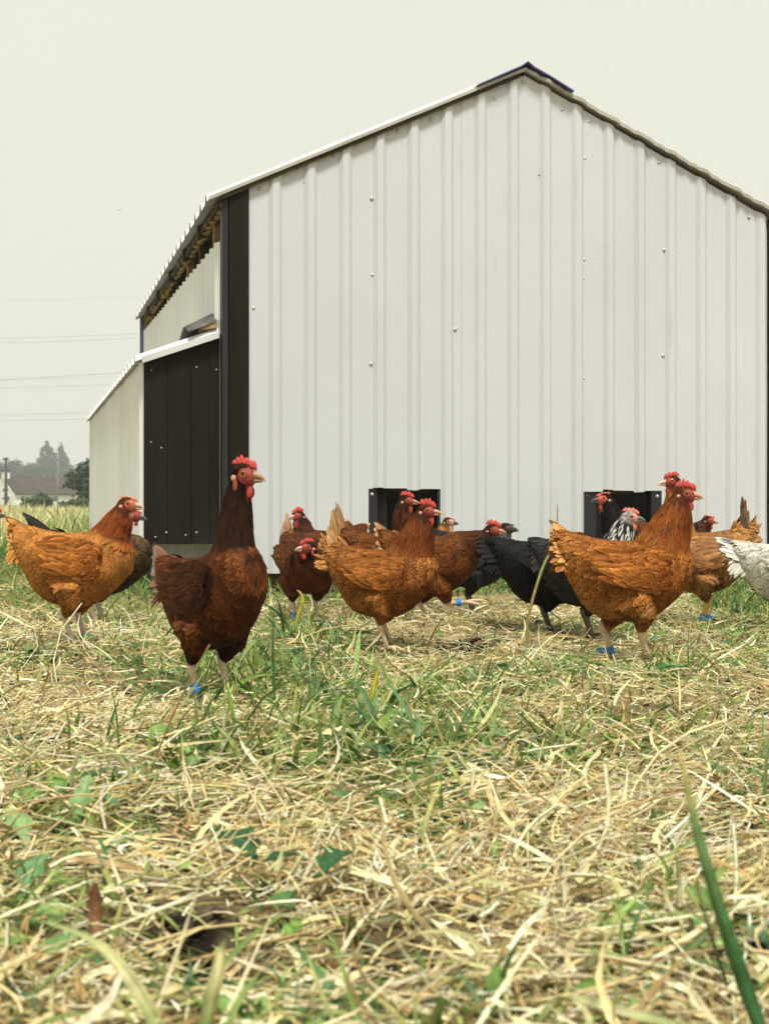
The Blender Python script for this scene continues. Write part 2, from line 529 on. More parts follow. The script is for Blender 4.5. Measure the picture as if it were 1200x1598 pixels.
# timber frame, floor, back and far side so the pop holes look into a dark room
mb = MB(); mb.box8([wp(TL + .01, .06, .12), wp(TRR - .01, .06, .12), wp(TRR - .01, DEEP, .12), wp(TL + .01, DEEP, .12),
                    wp(TL + .01, .06, .145), wp(TRR - .01, .06, .145), wp(TRR - .01, DEEP, .145), wp(TL + .01, DEEP, .145)])
cbuild(mb, 'floor_panel', M['dark_timber'])
mb = MB(); mb.add([wp(TRR, 0.05, ZB), wp(TRR, DEEP, ZB), wp(TRR, DEEP, ZE), wp(TRR, 0.05, ZE)], [(0, 1, 2, 3)])
cbuild(mb, 'side_wall', M['white_sheet_side'])
mb = MB(); mb.add([wp(TL, DEEP, ZB), wp(TRR, DEEP, ZB), wp(TRR, DEEP, ZE), wp(TA, DEEP, ZA), wp(TL, DEEP, ZE)], [(0, 1, 2, 3, 4)])
cbuild(mb, 'back_wall', M['white_sheet_side'])
for tt in (T0 + .25, T0 + 1.2, T1 - .3):      # skids under the floor
    mb = MB(); mb.box8([wp(tt, .10, -.02), wp(tt + .09, .10, -.02), wp(tt + .09, DEEP - .1, -.02), wp(tt, DEEP - .1, -.02),
                        wp(tt, .10, .12), wp(tt + .09, .10, .12), wp(tt + .09, DEEP - .1, .12), wp(tt, DEEP - .1, .12)])
    cbuild(mb, 'skid', M['dark_timber'])
mb = MB(); mb.box8([wp(T0, .02, .03), wp(T1, .02, .03), wp(T1, .055, .03), wp(T0, .055, .03), wp(T0, .02, ZB + .05), wp(T1, .02, ZB + .05), wp(T1, .055, ZB + .05), wp(T0, .055, ZB + .05)])
cbuild(mb, 'base_beam', M['dark_timber'])

# pop hole lining: black runners at the sides, a raised slide door inside the head
def runner(t0, t1, d0, d1, z0, z1, name, mat):
    mb = MB(); mb.box8([wp(t0, d0, z0), wp(t1, d0, z0), wp(t1, d1, z0), wp(t0, d1, z0), wp(t0, d0, z1), wp(t1, d0, z1), wp(t1, d1, z1), wp(t0, d1, z1)])
    return cbuild(mb, name, mat, bevel=.002)
screw_me = None
def screw(t, z, d=-.001, r=.0085, mat='screw', parent=coop):
    global screw_me
    if screw_me is None:
        b = MB()
        n = 10
        prof = [(1.0, 0), (1.0, .12), (.62, .22), (.55, .5), (.35, .62), (0.01, .66)]
        vs, fs = [], []
        for (rr, hh) in prof:
            for k in range(n):
                a = 2 * math.pi * k / n; vs.append((rr * math.cos(a), -hh, rr * math.sin(a)))
        for i in range(len(prof) - 1):
            for k in range(n):
                fs.append((i * n + k, i * n + (k + 1) % n, (i + 1) * n + (k + 1) % n, (i + 1) * n + k))
        b.add(vs, fs)
        o = b.build('screw', M['screw'], parent, smooth=True)
        screw_me = o.data
    else:
        o = bpy.data.objects.new('screw', screw_me); link(o, parent)
    o.location = wp(t, d, z) - coop.location
    o.rotation_euler = (0, 0, math.atan2(WY, WX))
    o.scale = (r, r, r)
    if mat != 'screw':
        o.material_slots[0].link = 'OBJECT'; o.material_slots[0].material = M[mat]
    return o

for hi, (h0, h1, zb, zt) in enumerate(HOLES):
    wdl, wdr = (.044, .012) if hi == 0 else (.066, .052)
    runner(h0 - .004, h0 + wdl, .004, .06, zb, zt + .005, 'door_runner', M['black_frame'])
    runner(h1 - wdr, h1 + .004, .004, .06, zb, zt + .005, 'door_runner', M['black_frame'])
    runner(h0 + wdl + .004, h0 + wdl + .05, .03, .075, zb, zt + .003, 'door_runner', M['black_board'])
    runner(h0 - .02, h1 + .02, .062, .08, zt - .012, zt + .30, 'slide_door', M['dark_timber'])
    screw((h0 + .018) if hi == 0 else (h1 - .02), zt - .025, .004, .008)
    if hi: screw(h0 + .02, zt - .022, .004, .006, 'screw_dark'); screw(h1 - .04, zt - .125, .004, .004)

for px, py, r in [(405, 295, 9), (464, 265, 8), (521, 244, 9), (580, 310, 9), (581, 429, 8), (579, 568, 8), (396, 481, 8), (621, 205, 9), (673, 187, 9),
                  (771, 154, 9), (816, 128, 10), (876, 171, 9), (918, 190, 9), (912, 247, 9), (911, 405, 9), (911, 590, 8),
                  (710, 514, 8), (1027, 254, 9), (1036, 390, 9), (1034, 555, 8), (1168, 339, 9), (1194, 585, 8)]:
    screw(t_of(px), z_of(px, py), -.001, r * .00105)
screw(t_of(841), z_of(841, 274), -.001, .0088, 'screw_dark')
for px, py in [(475, 284), (911, 434), (947, 580), (950, 351), (815, 122)]:
    screw(t_of(px), z_of(px, py), -.002, .0045)

# roof sheets, ribs running down the slope
OVH = -(TL - t_of(333)) if False else (TL - t_of(333))
TEL, TER = TL - .062, TRR + .062
def slope_z(t): return ZA + .012 - (ZA - ZE) / TA * abs(t - TA)
def roof_sheet(side, d0, d1, lift=0.0):
    te = TEL if side < 0 else TER
    prof = rib_profile(d0, d1, d0 + .09, pitch=.20, base=.075, top=.026, h=.036)
    mb = MB()
    for (a, ha), (b, hb) in zip(prof[:-1], prof[1:]):
        for q in range(2):
            ta = TA + (te - TA) * q / 2; tb = TA + (te - TA) * (q + 1) / 2
            mb.add([wp(ta, a, slope_z(ta) + ha + lift), wp(ta, b, slope_z(ta) + hb + lift), wp(tb, b, slope_z(tb) + hb + lift), wp(tb, a, slope_z(tb) + ha + lift)], [(0, 1, 2, 3)])
    o = cbuild(mb, 'roof_sheet', M['roof_sheet'])
    s = o.modifiers.new('thickness', 'SOLIDIFY'); s.thickness = .002; s.offset = 0
    return o
nd = 4
for sd in (-1, 1):
    for i in range(nd):
        a = -.022 + (DEEP + .08) * i / nd; b = -.022 + (DEEP + .08) * (i + 1) / nd
        roof_sheet(sd, a, b + (.03 if i < nd - 1 else 0), .003 * (i % 2))
def verge(t0, t1, h, dz, name, mat, d0=-.062, d1=-.022, seg=16, wav=0.0):
    mb = MB(); vs = []
    for i in range(seg + 1):
        t = t0 + (t1 - t0) * i / seg
        wv = wav * max(0.0, math.sin((t - t_of(430)) / PITCH * 2 * math.pi + 1.2)) - .004 * math.sin(i * 1.3)* (wav > 0)
        z = slope_z(t) + dz
        vs += [wp(t, d0 - wv, z - h), wp(t, d1, z - h), wp(t, d1, z), wp(t, d0 - wv, z)]
    fs = [(0, 1, 2, 3), tuple(seg * 4 + k for k in (3, 2, 1, 0))]
    for i in range(seg):
        for k in range(4):
            fs.append((i * 4 + k, i * 4 + (k + 1) % 4, (i + 1) * 4 + (k + 1) % 4, (i + 1) * 4 + k))
    mb.add(vs, fs)
    return cbuild(mb, name, mat)
verge(TEL, TA - .002, .015, .010, 'verge_trim', M['roof_trim'], d0=-.034)
verge(TEL + .05, TA - .03, .014, -.010, 'verge_shade_strip', M['dark_timber'], d0=-.026, d1=-.019)  # dark strip added to stand in for the shade under the left verge
verge(TA + .002, TER, .017, .008, 'verge_trim', M['roof_trim'], d0=-.030, seg=120, wav=.012)
# ridge capping, dark blue
mb = MB(); vs = []
ta, tb = t_of(741), t_of(889)
for d in (-.050, DEEP + .06):
    for t, dz in ((ta, .012), ((ta + TA) / 2, .015), (TA - .03, .017), (TA, .026), (TA + .03, .017), ((TA + tb) / 2, .018), (tb, .012)):
        vs.append(wp(t, d, slope_z(t) + dz - (.0 if t != TA else .0)))
mb.add(vs, [(i, i + 1, i + 8, i + 7) for i in range(6)])
o = cbuild(mb, 'ridge_cap', M['ridge_blue']); s = o.modifiers.new('thickness', 'SOLIDIFY'); s.thickness = .006; s.offset = 1

# left side wall: ribbed sheets, open vent strip above, foam filler and rafter ends under the eave
ZV0, ZV1 = z_of(347, 372), z_of(226, 520, 0) * 0 + CH + (HY - 519) / F * (LY + WY * TL + SY * DEEP)
def side_sheet(d0, d1, off):
    prof = rib_profile(d0, d1, d0 + .06, pitch=.1585)
    mb = MB()
    for (a, ha), (b, hb) in zip(prof[:-1], prof[1:]):
        za = ZV0 + (ZV1 - ZV0) * a / DEEP; zb_ = ZV0 + (ZV1 - ZV0) * b / DEEP
        mb.add([wp(TL - ha - off, a, ZB), wp(TL - hb - off, b, ZB), wp(TL - hb - off, b, zb_), wp(TL - ha - off, a, za)], [(0, 1, 2, 3)])
    o = cbuild(mb, 'side_cladding_sheet', M['white_sheet_side'])
    s = o.modifiers.new('thickness', 'SOLIDIFY'); s.thickness = .0012; s.offset = 0
ns = 4
for i in range(ns):
    side_sheet(.07 + (DEEP - .09) * i / ns - (.03 if i else 0), .07 + (DEEP - .09) * (i + 1) / ns, .002 * (i % 2))
mb = MB(); mb.box8([wp(TL + .004, .07, ZE - .085), wp(TL + .05, .07, ZE - .085), wp(TL + .05, DEEP, ZE - .085), wp(TL + .004, DEEP, ZE - .085),
                    wp(TL + .004, .07, ZE - .035), wp(TL + .05, .07, ZE - .035), wp(TL + .05, DEEP, ZE - .035), wp(TL + .004, DEEP, ZE - .035)])
cbuild(mb, 'wall_plate', M['dark_timber'])
for i in range(7):                            # studs in the vent strip
    d = .35 + i * (DEEP - .5) / 6.5
    mb = MB(); mb.box8([wp(TL + .012, d, 1.3), wp(TL + .05, d, 1.3), wp(TL + .05, d + .045, 1.3), wp(TL + .012, d + .045, 1.3),
                        wp(TL + .012, d, ZE - .086), wp(TL + .05, d, ZE - .086), wp(TL + .05, d + .045, ZE - .086), wp(TL + .012, d + .045, ZE - .086)])
    cbuild(mb, 'stud', M['dark_timber'] if i % 2 else M['timber'])
# foam filler: a lumpy bead along the eave
mb = MB(); pts, rad = [], []
for i in range(90):
    d = .02 + (DEEP - .05) * i / 89
    pts.append(wp(TL + .010 + .008 * math.sin(i * 1.7), d, slope_z(TL - .02) - .032 + .006 * math.sin(i * 2.3 + 1)))
    rad.append(.015 + .009 * abs(math.sin(i * 1.1)) + .004 * random.random())
mb.tube(pts, rad, n=8)
cbuild(mb, 'foam_filler', M['foam'], smooth=True)
mb = MB(); mb.box8([wp(TL - .018, .03, slope_z(TL - .05) - .035), wp(TL + .003, .03, slope_z(TL - .05) - .035), wp(TL + .003, DEEP, slope_z(TL - .05) - .035), wp(TL - .018, DEEP, slope_z(TL - .05) - .035),
                    wp(TL - .018, .03, slope_z(TL - .05) - .004), wp(TL + .003, .03, slope_z(TL - .05) - .004), wp(TL + .003, DEEP, slope_z(TL - .05) - .004), wp(TL - .018, DEEP, slope_z(TL - .05) - .004)])
cbuild(mb, 'eave_batten', M['dark_timber'])
for d in (.62, 1.25, 1.95, 2.7, 3.4):
    mb = MB(); t0, t1 = TL - .030, TL + .03
    mb.box8([wp(t0, d, slope_z(t0) - .062), wp(t1, d, slope_z(t1) - .075), wp(t1, d + .05, slope_z(t1) - .075), wp(t0, d + .05, slope_z(t0) - .062),
             wp(t0, d, slope_z(t0) - .004), wp(t1, d, slope_z(t1) - .004), wp(t1, d + .05, slope_z(t1) - .004), wp(t0, d + .05, slope_z(t0) - .004)])
    cbuild(mb, 'rafter_end', M['dark_timber'])
mb = MB(); mb.box8([wp(TL - .03, DEEP, ZB), wp(TL + .03, DEEP, ZB), wp(TL + .03, DEEP + .04, ZB), wp(TL - .03, DEEP + .04, ZB),
                    wp(TL - .03, DEEP, ZE - .02), wp(TL + .03, DEEP, ZE - .02), wp(TL + .03, DEEP + .04, ZE - .02), wp(TL - .03, DEEP + .04, ZE - .02)])
cbuild(mb, 'back_corner_post', M['post_blue'])

# ---- nest box lean-to along the left side
NB0 = .055                                    # its front face sits just behind the corner
TN = t_of(225, NB0)
ZN_B, ZN_O, ZN_I = .234, z_of(225, 560, NB0), z_of(347, 521, NB0)
DN = d_of(143, TN)
ZN_O2 = CH + (HY - 655) / F * (LY + WY * TN + SY * DN)
mb = MB(); mb.box8([wp(TN + .02, NB0 + .03, ZN_B + .005), wp(TL - .022, NB0 + .03, ZN_B + .005), wp(TL - .022, DN - .02, ZN_B + .005), wp(TN + .02, DN - .02, ZN_B + .005),
                    wp(TN + .02, NB0 + .03, ZN_O - .03), wp(TL - .022, NB0 + .03, ZN_I - .03), wp(TL - .022, DN - .02, ZN_I - .03), wp(TN + .02, DN - .02, ZN_O - .03)])
nest = cbuild(mb, 'nest_box', M['black_board'])
bt = [TN, t_of(262, NB0), t_of(299, NB0), t_of(328, NB0), TL - .004]
for i in range(4):
    a, b = bt[i] + .0007, bt[i + 1] - .0007
    za = ZN_O + (ZN_I - ZN_O) * (a - TN) / (TL - TN) - .006; zb_ = ZN_O + (ZN_I - ZN_O) * (b - TN) / (TL - TN) - .006
    dd = .0018 * (i % 2)
    mb = MB(); mb.box8([wp(a, NB0 - dd, ZN_B), wp(b, NB0 - dd, ZN_B), wp(b, NB0 + .026, ZN_B), wp(a, NB0 + .026, ZN_B), wp(a, NB0 - dd, za), wp(b, NB0 - dd, zb_), wp(b, NB0 + .026, zb_), wp(a, NB0 + .026, za)])
    cbuild(mb, 'board', M['black_board'], nest, bevel=.0012)
prof = rib_profile(NB0 + .02, DN, NB0 + .07, pitch=.1585)
for i in range(4):
    lo = NB0 + .02 + (DN - NB0 - .02) * i / 4; hi = NB0 + .02 + (DN - NB0 - .02) * (i + 1) / 4
    pr = [p for p in prof if lo - .001 <= p[0] <= hi + .12]
    mb = MB()
    for (a, ha), (b, hb) in zip(pr[:-1], pr[1:]):
        za = ZN_O + (ZN_O2 - ZN_O) * (a - NB0) / (DN - NB0) - .012; zb_ = ZN_O + (ZN_O2 - ZN_O) * (b - NB0) / (DN - NB0) - .012
        q = .0015 * (i % 2)
        mb.add([wp(TN - ha - q, a, ZN_B), wp(TN - hb - q, b, ZN_B), wp(TN - hb - q, b, zb_), wp(TN - ha - q, a, za)], [(0, 1, 2, 3)])
    o = cbuild(mb, 'side_sheet', M['white_sheet_side'], nest); s = o.modifiers.new('thickness', 'SOLIDIFY'); s.thickness = .0012; s.offset = 0
# lid: ribbed sheet sloping outwards, ribs show at its outer edge
pr = rib_profile(NB0 - .03, DN + .03, NB0 + .05, pitch=.20, base=.055, top=.02, h=.030)
for i in range(4):
    lo = NB0 - .03 + (DN - NB0 + .06) * i / 4; hi = NB0 - .03 + (DN - NB0 + .06) * (i + 1) / 4
    p_ = [p for p in pr if lo - .001 <= p[0] <= hi + .16]
    mb = MB()
    for (a, ha), (b, hb) in zip(p_[:-1], p_[1:]):
        def zo(d): return ZN_O + (ZN_O2 - ZN_O) * (d - NB0) / (DN - NB0)
        sl = (ZN_I - ZN_O) / (TL - TN)
        mb.add([wp(TN - .035, a, zo(a) - sl * .035 + ha), wp(TN - .035, b, zo(b) - sl * .035 + hb), wp(TL - .003, b, zo(b) + ZN_I - ZN_O + hb), wp(TL - .003, a, zo(a) + ZN_I - ZN_O + ha)], [(0, 1, 2, 3)])
    o = cbuild(mb, 'lid_sheet', M['roof_sheet'], nest); s = o.modifiers.new('thickness', 'SOLIDIFY'); s.thickness = .002; s.offset = 0
mb = MB()
for d0, d1 in ((NB0 - .035, NB0 - .012),):
    mb.box8([wp(TN - .01, d0, ZN_O - .022), wp(TL - .01, d0, ZN_I - .022), wp(TL - .01, d1, ZN_I - .022), wp(TN - .01, d1, ZN_O - .022),
             wp(TN - .01, d0, ZN_O + .006), wp(TL - .01, d0, ZN_I + .006), wp(TL - .01, d1, ZN_I + .006), wp(TN - .01, d1, ZN_O + .006)])
cbuild(mb, 'lid_trim', M['roof_sheet'], nest)
for px, py, r in [(260, 831, 6), (243, 838, 5), (290, 835, 5), (307, 831, 6), (307, 573, 5), (338, 577, 5), (330, 533, 4), (237, 578, 4), (236, 690, 4), (252, 699, 5)]:
    screw(t_of(px, NB0), z_of(px, py, NB0), NB0 - .003, r * .0008)
# curled rubber flap lying on the lid by the corner, a sawn timber block under it
mb = MB(); vs = []
tf = TL - .03
cur = [(.60, .004), (.48, .022), (.36, .060), (.26, .088), (.20, .078), (.13, .052), (.08, .030)]
for (d, h) in cur:
    for k in range(2):
        t = TL - .012 - k * .13
        zz = ZN_O + (ZN_I - ZN_O) * (t - TN) / (TL - TN) + .034
        vs.append(wp(t, d - .02 * k, zz + h * (1 - .25 * k)))
mb.add(vs, [(2 * i, 2 * i + 1, 2 * i + 3, 2 * i + 2) for i in range(len(cur) - 1)])
o = cbuild(mb, 'rubber_flap', M['rubber'], nest, smooth=True); s = o.modifiers.new('thickness', 'SOLIDIFY'); s.thickness = .004
mb = MB(); zz = ZN_I + .034
mb.box8([wp(TL - .075, .08, zz - .015), wp(TL - .012, .08, zz - .005), wp(TL - .012, .22, zz - .005), wp(TL - .075, .22, zz - .015),
         wp(TL - .075, .08, zz + .012), wp(TL - .012, .08, zz + .022), wp(TL - .012, .22, zz + .022), wp(TL - .075, .22, zz + .012)])
cbuild(mb, 'timber_block', M['timber'], nest)
for (px0, px1, d) in ((231, 238, NB0 + .05), (150, 155, DN - .2)):
    t0, t1 = (t_of(px0, NB0), t_of(px1, NB0)) if d < 1 else (TN + .02, TN + .06)
    mb = MB(); mb.box8([wp(t0, d, -.03), wp(t1, d, -.03), wp(t1, d + .03, -.03), wp(t0, d + .03, -.03), wp(t0, d, ZN_B + .004), wp(t1, d, ZN_B + .004), wp(t1, d + .03, ZN_B + .004), wp(t0, d + .03, ZN_B + .004)])
    cbuild(mb, 'leg', M['black_frame'], nest)
mb = MB(); t0, t1 = t_of(239, NB0), t_of(245, NB0)
mb.box8([wp(t0, NB0 + .06, .10), wp(t1, NB0 + .06, .10), wp(t1, NB0 + .08, .10), wp(t0, NB0 + .08, .10), wp(t0, NB0 + .06, ZN_B), wp(t1, NB0 + .06, ZN_B), wp(t1, NB0 + .08, ZN_B), wp(t0, NB0 + .08, ZN_B)])
cbuild(mb, 'bracket', M['roof_sheet'], nest)

# ================================================================== hens
FROWS = np.array([0, .38, .74, 1.0])
def feathers(pos, dirv, nrm, ln, wd, lift, curl, cmid, crim, pointed=False, cbase=None):
    """a batch of cambered, drooping feathers: 12 vertices each"""
    n = len(pos)
    if n == 0:
        return np.zeros((0, 3)), np.zeros((0, 4), int), np.zeros((0, 3))
    nrm = nrmz(nrm)
    dirv = nrmz(dirv - nrm * np.sum(dirv * nrm, 1, keepdims=True))
    side = np.cross(nrm, dirv)
    hw = np.array([.55, 1.0, .62, .06]) if pointed else np.array([.5, 1.0, .92, .42])
    V = np.zeros((n, 4, 3, 3)); C = np.zeros((n, 4, 3, 3))
    ln = np.broadcast_to(ln, (n,)); wd = np.broadcast_to(wd, (n,)); lift = np.broadcast_to(lift, (n,)); curl = np.broadcast_to(curl, (n,))
    if cbase is None: cbase = cmid * .48  # root row darkened; on plumage it paints shade between overlapping feathers
    for r, t in enumerate(FROWS):
        ctr = pos + dirv * (ln * t)[:, None] + nrm * (ln * (lift * t - curl * t * t))[:, None]
        for k, s in enumerate((-1, 0, 1)):
            cam_ = 0.12 * wd if s == 0 else 0.0
            ext = .0 if s else (.08 * ln * (t >= .99))
            V[:, r, k] = ctr + side * (s * .5 * wd * hw[r])[:, None] + nrm * np.reshape(cam_ * (1 - .5 * t), (-1, 1)) + dirv * np.reshape(ext, (-1, 1))
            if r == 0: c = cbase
            elif r == 3: c = crim
            elif s == 0: c = cmid
            else: c = .35 * cmid + .65 * crim if r == 2 else .6 * cmid + .4 * crim
            C[:, r, k] = c
    base = (np.arange(n) * 12)[:, None]
    q = []
    for r in range(3):
        for k in range(2):
            a = r * 3 + k
            q.append([a, a + 1, a + 4, a + 3])
    q = np.array(q)
    Fc = (base[:, :, None] + q[None]).reshape(-1, 4)
    return V.reshape(-1, 3), Fc, C.reshape(-1, 3)

def cat(parts):
    vs, fs, cs, o = [], [], [], 0
    for v, f, c in parts:
        if len(v) == 0: continue
        vs.append(v); fs.append(f + o); cs.append(c); o += len(v)
    return np.concatenate(vs), np.concatenate(fs), np.concatenate(cs)

# body stations: x, top, bottom, half width (metres, hen facing +x)
RING = np.array([
    [-.196, .326, .292, .010], [-.182, .328, .252, .026], [-.155, .322, .196, .046], [-.120, .312, .146, .062], [-.080, .304, .116, .078],
    [-.040, .299, .106, .088], [.000, .298, .104, .093], [.045, .303, .108, .093], [.085, .308, .124, .087],
    [.120, .306, .150, .074], [.150, .292, .176, .058], [.172, .268, .208, .030]])
def ring_at(x):
    return [np.interp(x, RING[:, 0], RING[:, i]) for i in (1, 2, 3)]

def bez(p0, p1, p2, p3, t):
    t = np.asarray(t)[..., None]
    return (1 - t) ** 3 * p0 + 3 * (1 - t) ** 2 * t * p1 + 3 * (1 - t) * t * t * p2 + t ** 3 * p3

REDS = dict(face=(.28, .046, .034), comb=(.40, .042, .030), lobe=(.52, .26, .17))
def pal(body, rim, neck, nrim, wing=None, wrim=None, tail=None, trim=None, fluff=None, frim=None, cap=None, leg=(.62, .47, .30), beak=(.45, .28, .15), **k):
    d = dict(body=body, rim=rim, neck=neck, nrim=nrim, wing=wing or body, wrim=wrim or rim, tail=tail or body, trim=trim or rim,
             fluff=fluff or body, frim=frim or rim, cap=cap or neck, leg=leg, beak=beak, **REDS)
    d.update(k)
    return d

hen_count = [0]
FEET = []
def hen(label, foot, yaw, head, depth=None, scale=1.0, P=None, pitch=0.0, tail_up=35, tail_len=.10, tail_fan=1.0, head_yaw=0.0, head_pitch=0.0,
        head_side=0.0, fat=1.0, legs=None, band=None, comb=1.0, density=1.0, head_local=None, spots=(), raised=False, seed=None, neck_fat=1.0, group=True, length=.90, width=.90, head_size=1.10, neck_back=0.0):
    """foot: photo pixel below the hen; head: photo pixel of the head's centre"""
    hen_count[0] += 1
    g = np.random.default_rng(100 + hen_count[0] if seed is None else seed)
    if depth is None:
        depth = CH * F / (foot[1] - HY)
    X, Y = (foot[0] - 600) / F * depth, depth
    Z0 = float(height(X, Y)) + .004
    ya = R(yaw)
    FEET.append((X, Y))
    fwd = np.array([math.cos(ya), math.sin(ya)])
    if head_local is None:
        # head in the hen's upright plane: solve for how far forward it is
        k = (head[0] - 600) / F
        lx = (k * Y - X) / (fwd[0] - k * fwd[1])
        yy = Y + lx * fwd[1]
        hz = CH + (HY - head[1]) / F * yy - Z0
        hl = np.array([lx / (scale * length), head_side, hz / scale])
    else:
        hl = np.array([head_local[0], head_side, head_local[1]])
    root = empty('hen', (X, Y, Z0), ya)
    root.scale = (scale * length, scale * width, scale)
    tag(root, label, 'hen', 'hens in front of the poultry house' if group else None)

    # --- pitch of the trunk about the hips
    cp, sp = math.cos(R(pitch)), math.sin(R(pitch))
    def pitchv(v):
        v = np.array(v, float); c = np.array([0.0, 0, .19])
        d = v - c
        x = d[..., 0] * cp - d[..., 2] * sp; z = d[..., 0] * sp + d[..., 2] * cp
        return np.stack([x, d[..., 1], z], -1) + c
    def pitchd(d):
        d = np.array(d, float)
        return np.stack([d[..., 0] * cp - d[..., 2] * sp, d[..., 1], d[..., 0] * sp + d[..., 2] * cp], -1)

    # --- base volumes
    mb = MB()
    xs = np.concatenate([np.linspace(-.194, .172, 28)])
    vs, n = [], 20
    for x in xs:
        zt, zb, hw = ring_at(x)
        zb = .19 - (.19 - zb) * fat if zb < .19 else zb
        hw = hw * fat; c, a = (zt + zb) / 2, (zt - zb) / 2
        for k in range(n):
            q = 2 * math.pi * k / n
            cq = math.cos(q); vs.append((x, hw * math.copysign(abs(cq) ** .82, cq) * (1 - .06 * math.sin(q)), c + a * math.sin(q)))
    vs = pitchv(vs)
    fs = [(i * n + k, i * n + (k + 1) % n, (i + 1) * n + (k + 1) % n, (i + 1) * n + k) for i in range(len(xs) - 1) for k in range(n)]
    fs += [tuple(range(n - 1, -1, -1)), tuple((len(xs) - 1) * n + k for k in range(n))]
    mb.add([tuple(v) for v in vs], fs)
    # neck
    p0 = pitchv([.070, 0, .225]); p3 = hl + np.array([-.006, 0, -.006])
    dist = np.linalg.norm(p3 - p0)
    p1 = p0 + pitchd([.45, 0, .9]) * dist * .33
    p2 = p3 - np.array([.28, 0, .95]) * dist * .30 if hl[2] > .28 else p3 - np.array([.85, 0, .35]) * dist * .30
    p1 = p1 + np.array([-neck_back * .4, 0, 0]); p2 = p2 + np.array([-neck_back, 0, 0])
    tn = np.linspace(0, 1, 60)
    NC = bez(p0, p1, p2, p3, tn)
    NT = nrmz(np.gradient(NC, axis=0))
    NR = np.interp(tn, [0, .25, .5, .75, .9, 1], [.080, .066, .050, .040, .033, .025]) * (1 + (neck_fat - 1) * np.sin(tn * math.pi))
    mb.tube([tuple(p) for p in NC[::3]], list(NR[::3]), n=16, flat=.92)
    # head
    hyr, hpr = R(head_yaw), R(head_pitch)
    HM = Matrix.Translation(Vector(hl)) @ Matrix.Rotation(hyr, 4, 'Z') @ Matrix.Rotation(-hpr, 4, 'Y') @ Matrix.Scale(head_size, 4)
    def hpt(p): return tuple(HM @ Vector(p))
    h2 = MB(); h2.ellipsoid((0, 0, 0), (.0265, .0185, .0205), 16, 12).ellipsoid((.016, 0, -.003), (.016, .011, .012), 12, 8).xf(HM)
    mb.add(h2.v, h2.f)
    # thighs
    legs_ = legs or [(.005, .045), (-.005, -.045)]
    hocks = []
    for i, (lx, ly) in enumerate(legs_):
        s = 1 if ly > 0 else -1
        lift_ = raised and i == 1
        hip = pitchv([.0 + lx * .3, s * .055, .165])
        hock = np.array([lx - .022, ly, .082]) if not lift_ else np.array([lx + .03, ly, .085])
        hocks.append(hock)
        mid = (hip + hock) / 2 + np.array([.014, s * .006, .0])
        mb.tube([tuple(hip), tuple(hip * .65 + mid * .35), tuple(mid), tuple(mid * .4 + hock * .6), tuple(hock)], [.055, .050, .037, .023, .0105], n=12)
    # one continuous skin
    me = bpy.data.meshes.new('body')
    me.from_pydata(mb.v, [], mb.f)
    tmp = bpy.data.objects.new('tmp_body', me); COL.objects.link(tmp)
    rm = tmp.modifiers.new('r', 'REMESH'); rm.mode = 'VOXEL'; rm.voxel_size = .0062; rm.use_smooth_shade = True
    sm = tmp.modifiers.new('s', 'SMOOTH'); sm.iterations = 6; sm.factor = .5
    dg = bpy.context.evaluated_depsgraph_get()
    bme = bpy.data.meshes.new_from_object(tmp.evaluated_get(dg))
    bpy.data.objects.remove(tmp)
    bme.name = 'body'
    nv = len(bme.vertices)
    co = np.zeros(nv * 3); bme.vertices.foreach_get('co', co); co = co.reshape(-1, 3)
    vn = np.zeros(nv * 3); bme.vertices.foreach_get('normal', vn); vn = vn.reshape(-1, 3)
    bme.calc_loop_triangles()
    tri = np.zeros(len(bme.loop_triangles) * 3, np.int32); bme.loop_triangles.foreach_get('vertices', tri); tri = tri.reshape(-1, 3)

    HI = np.array(HM.inverted())
    def headco(p): return p @ HI[:3, :3].T + HI[:3, 3]
    def field(p):
        """neck parameter and neck weight, flow direction, region weights"""
        d = np.linalg.norm(p[:, None, :] - NC[None], axis=2)
        rel = d / (NR[None] * 1.0)
        j = np.argmin(rel + .4 * (tn[None] < .18), axis=1)
        tpar = tn[j]; rr = rel[np.arange(len(p)), j]
        wn = sstep(.22, .42, tpar) * (1 - sstep(1.25, 1.7, rr))
        flow_n = -NT[j]
        flow_b = np.broadcast_to(pitchd([-1.0, 0, -.30]), p.shape)
        flow = nrmz(flow_n * wn[:, None] + flow_b * (1 - wn)[:, None])
        return tpar, wn, flow
    def unpitch(p):
        c = np.array([0.0, 0, .19]); d = p - c
        return np.stack([d[:, 0] * cp + d[:, 2] * sp, d[:, 1], -d[:, 0] * sp + d[:, 2] * cp], -1) + c

    def base_colour(p, tpar, wn, u):
        """mid and rim feather colour at skin points p"""
        A = lambda k: np.array(P[k])[None]
        fl = sstep(.20, .12, u[:, 2]) * sstep(.06, -.03, u[:, 0])          # fluff at the rear underside
        mid = A('body') * (1 - fl)[:, None] + A('fluff') * fl[:, None]
        rim = A('rim') * (1 - fl)[:, None] + A('frim') * fl[:, None]
        n2 = sstep(.18, .38, tpar) * wn
        n2 = np.clip(n2 + .35 * (g.random(len(p)) - .5) * (n2 > .02) * (n2 < .98), 0, 1)
        mid = mid * (1 - n2)[:, None] + A('neck') * n2[:, None]
        rim = rim * (1 - n2)[:, None] + A('nrim') * n2[:, None]
        cp_ = sstep(.80, .95, tpar) * wn
        mid = mid * (1 - cp_)[:, None] + A('cap') * cp_[:, None]
        rim = rim * (1 - cp_)[:, None] + A('cap') * 1.15 * cp_[:, None]
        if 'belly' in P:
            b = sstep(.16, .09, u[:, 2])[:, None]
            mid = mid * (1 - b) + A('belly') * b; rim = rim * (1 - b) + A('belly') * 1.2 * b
        return mid, rim

    # skin under the feathers, darkened to paint deeper shade into the gaps
    tpar, wn, flow = field(co)
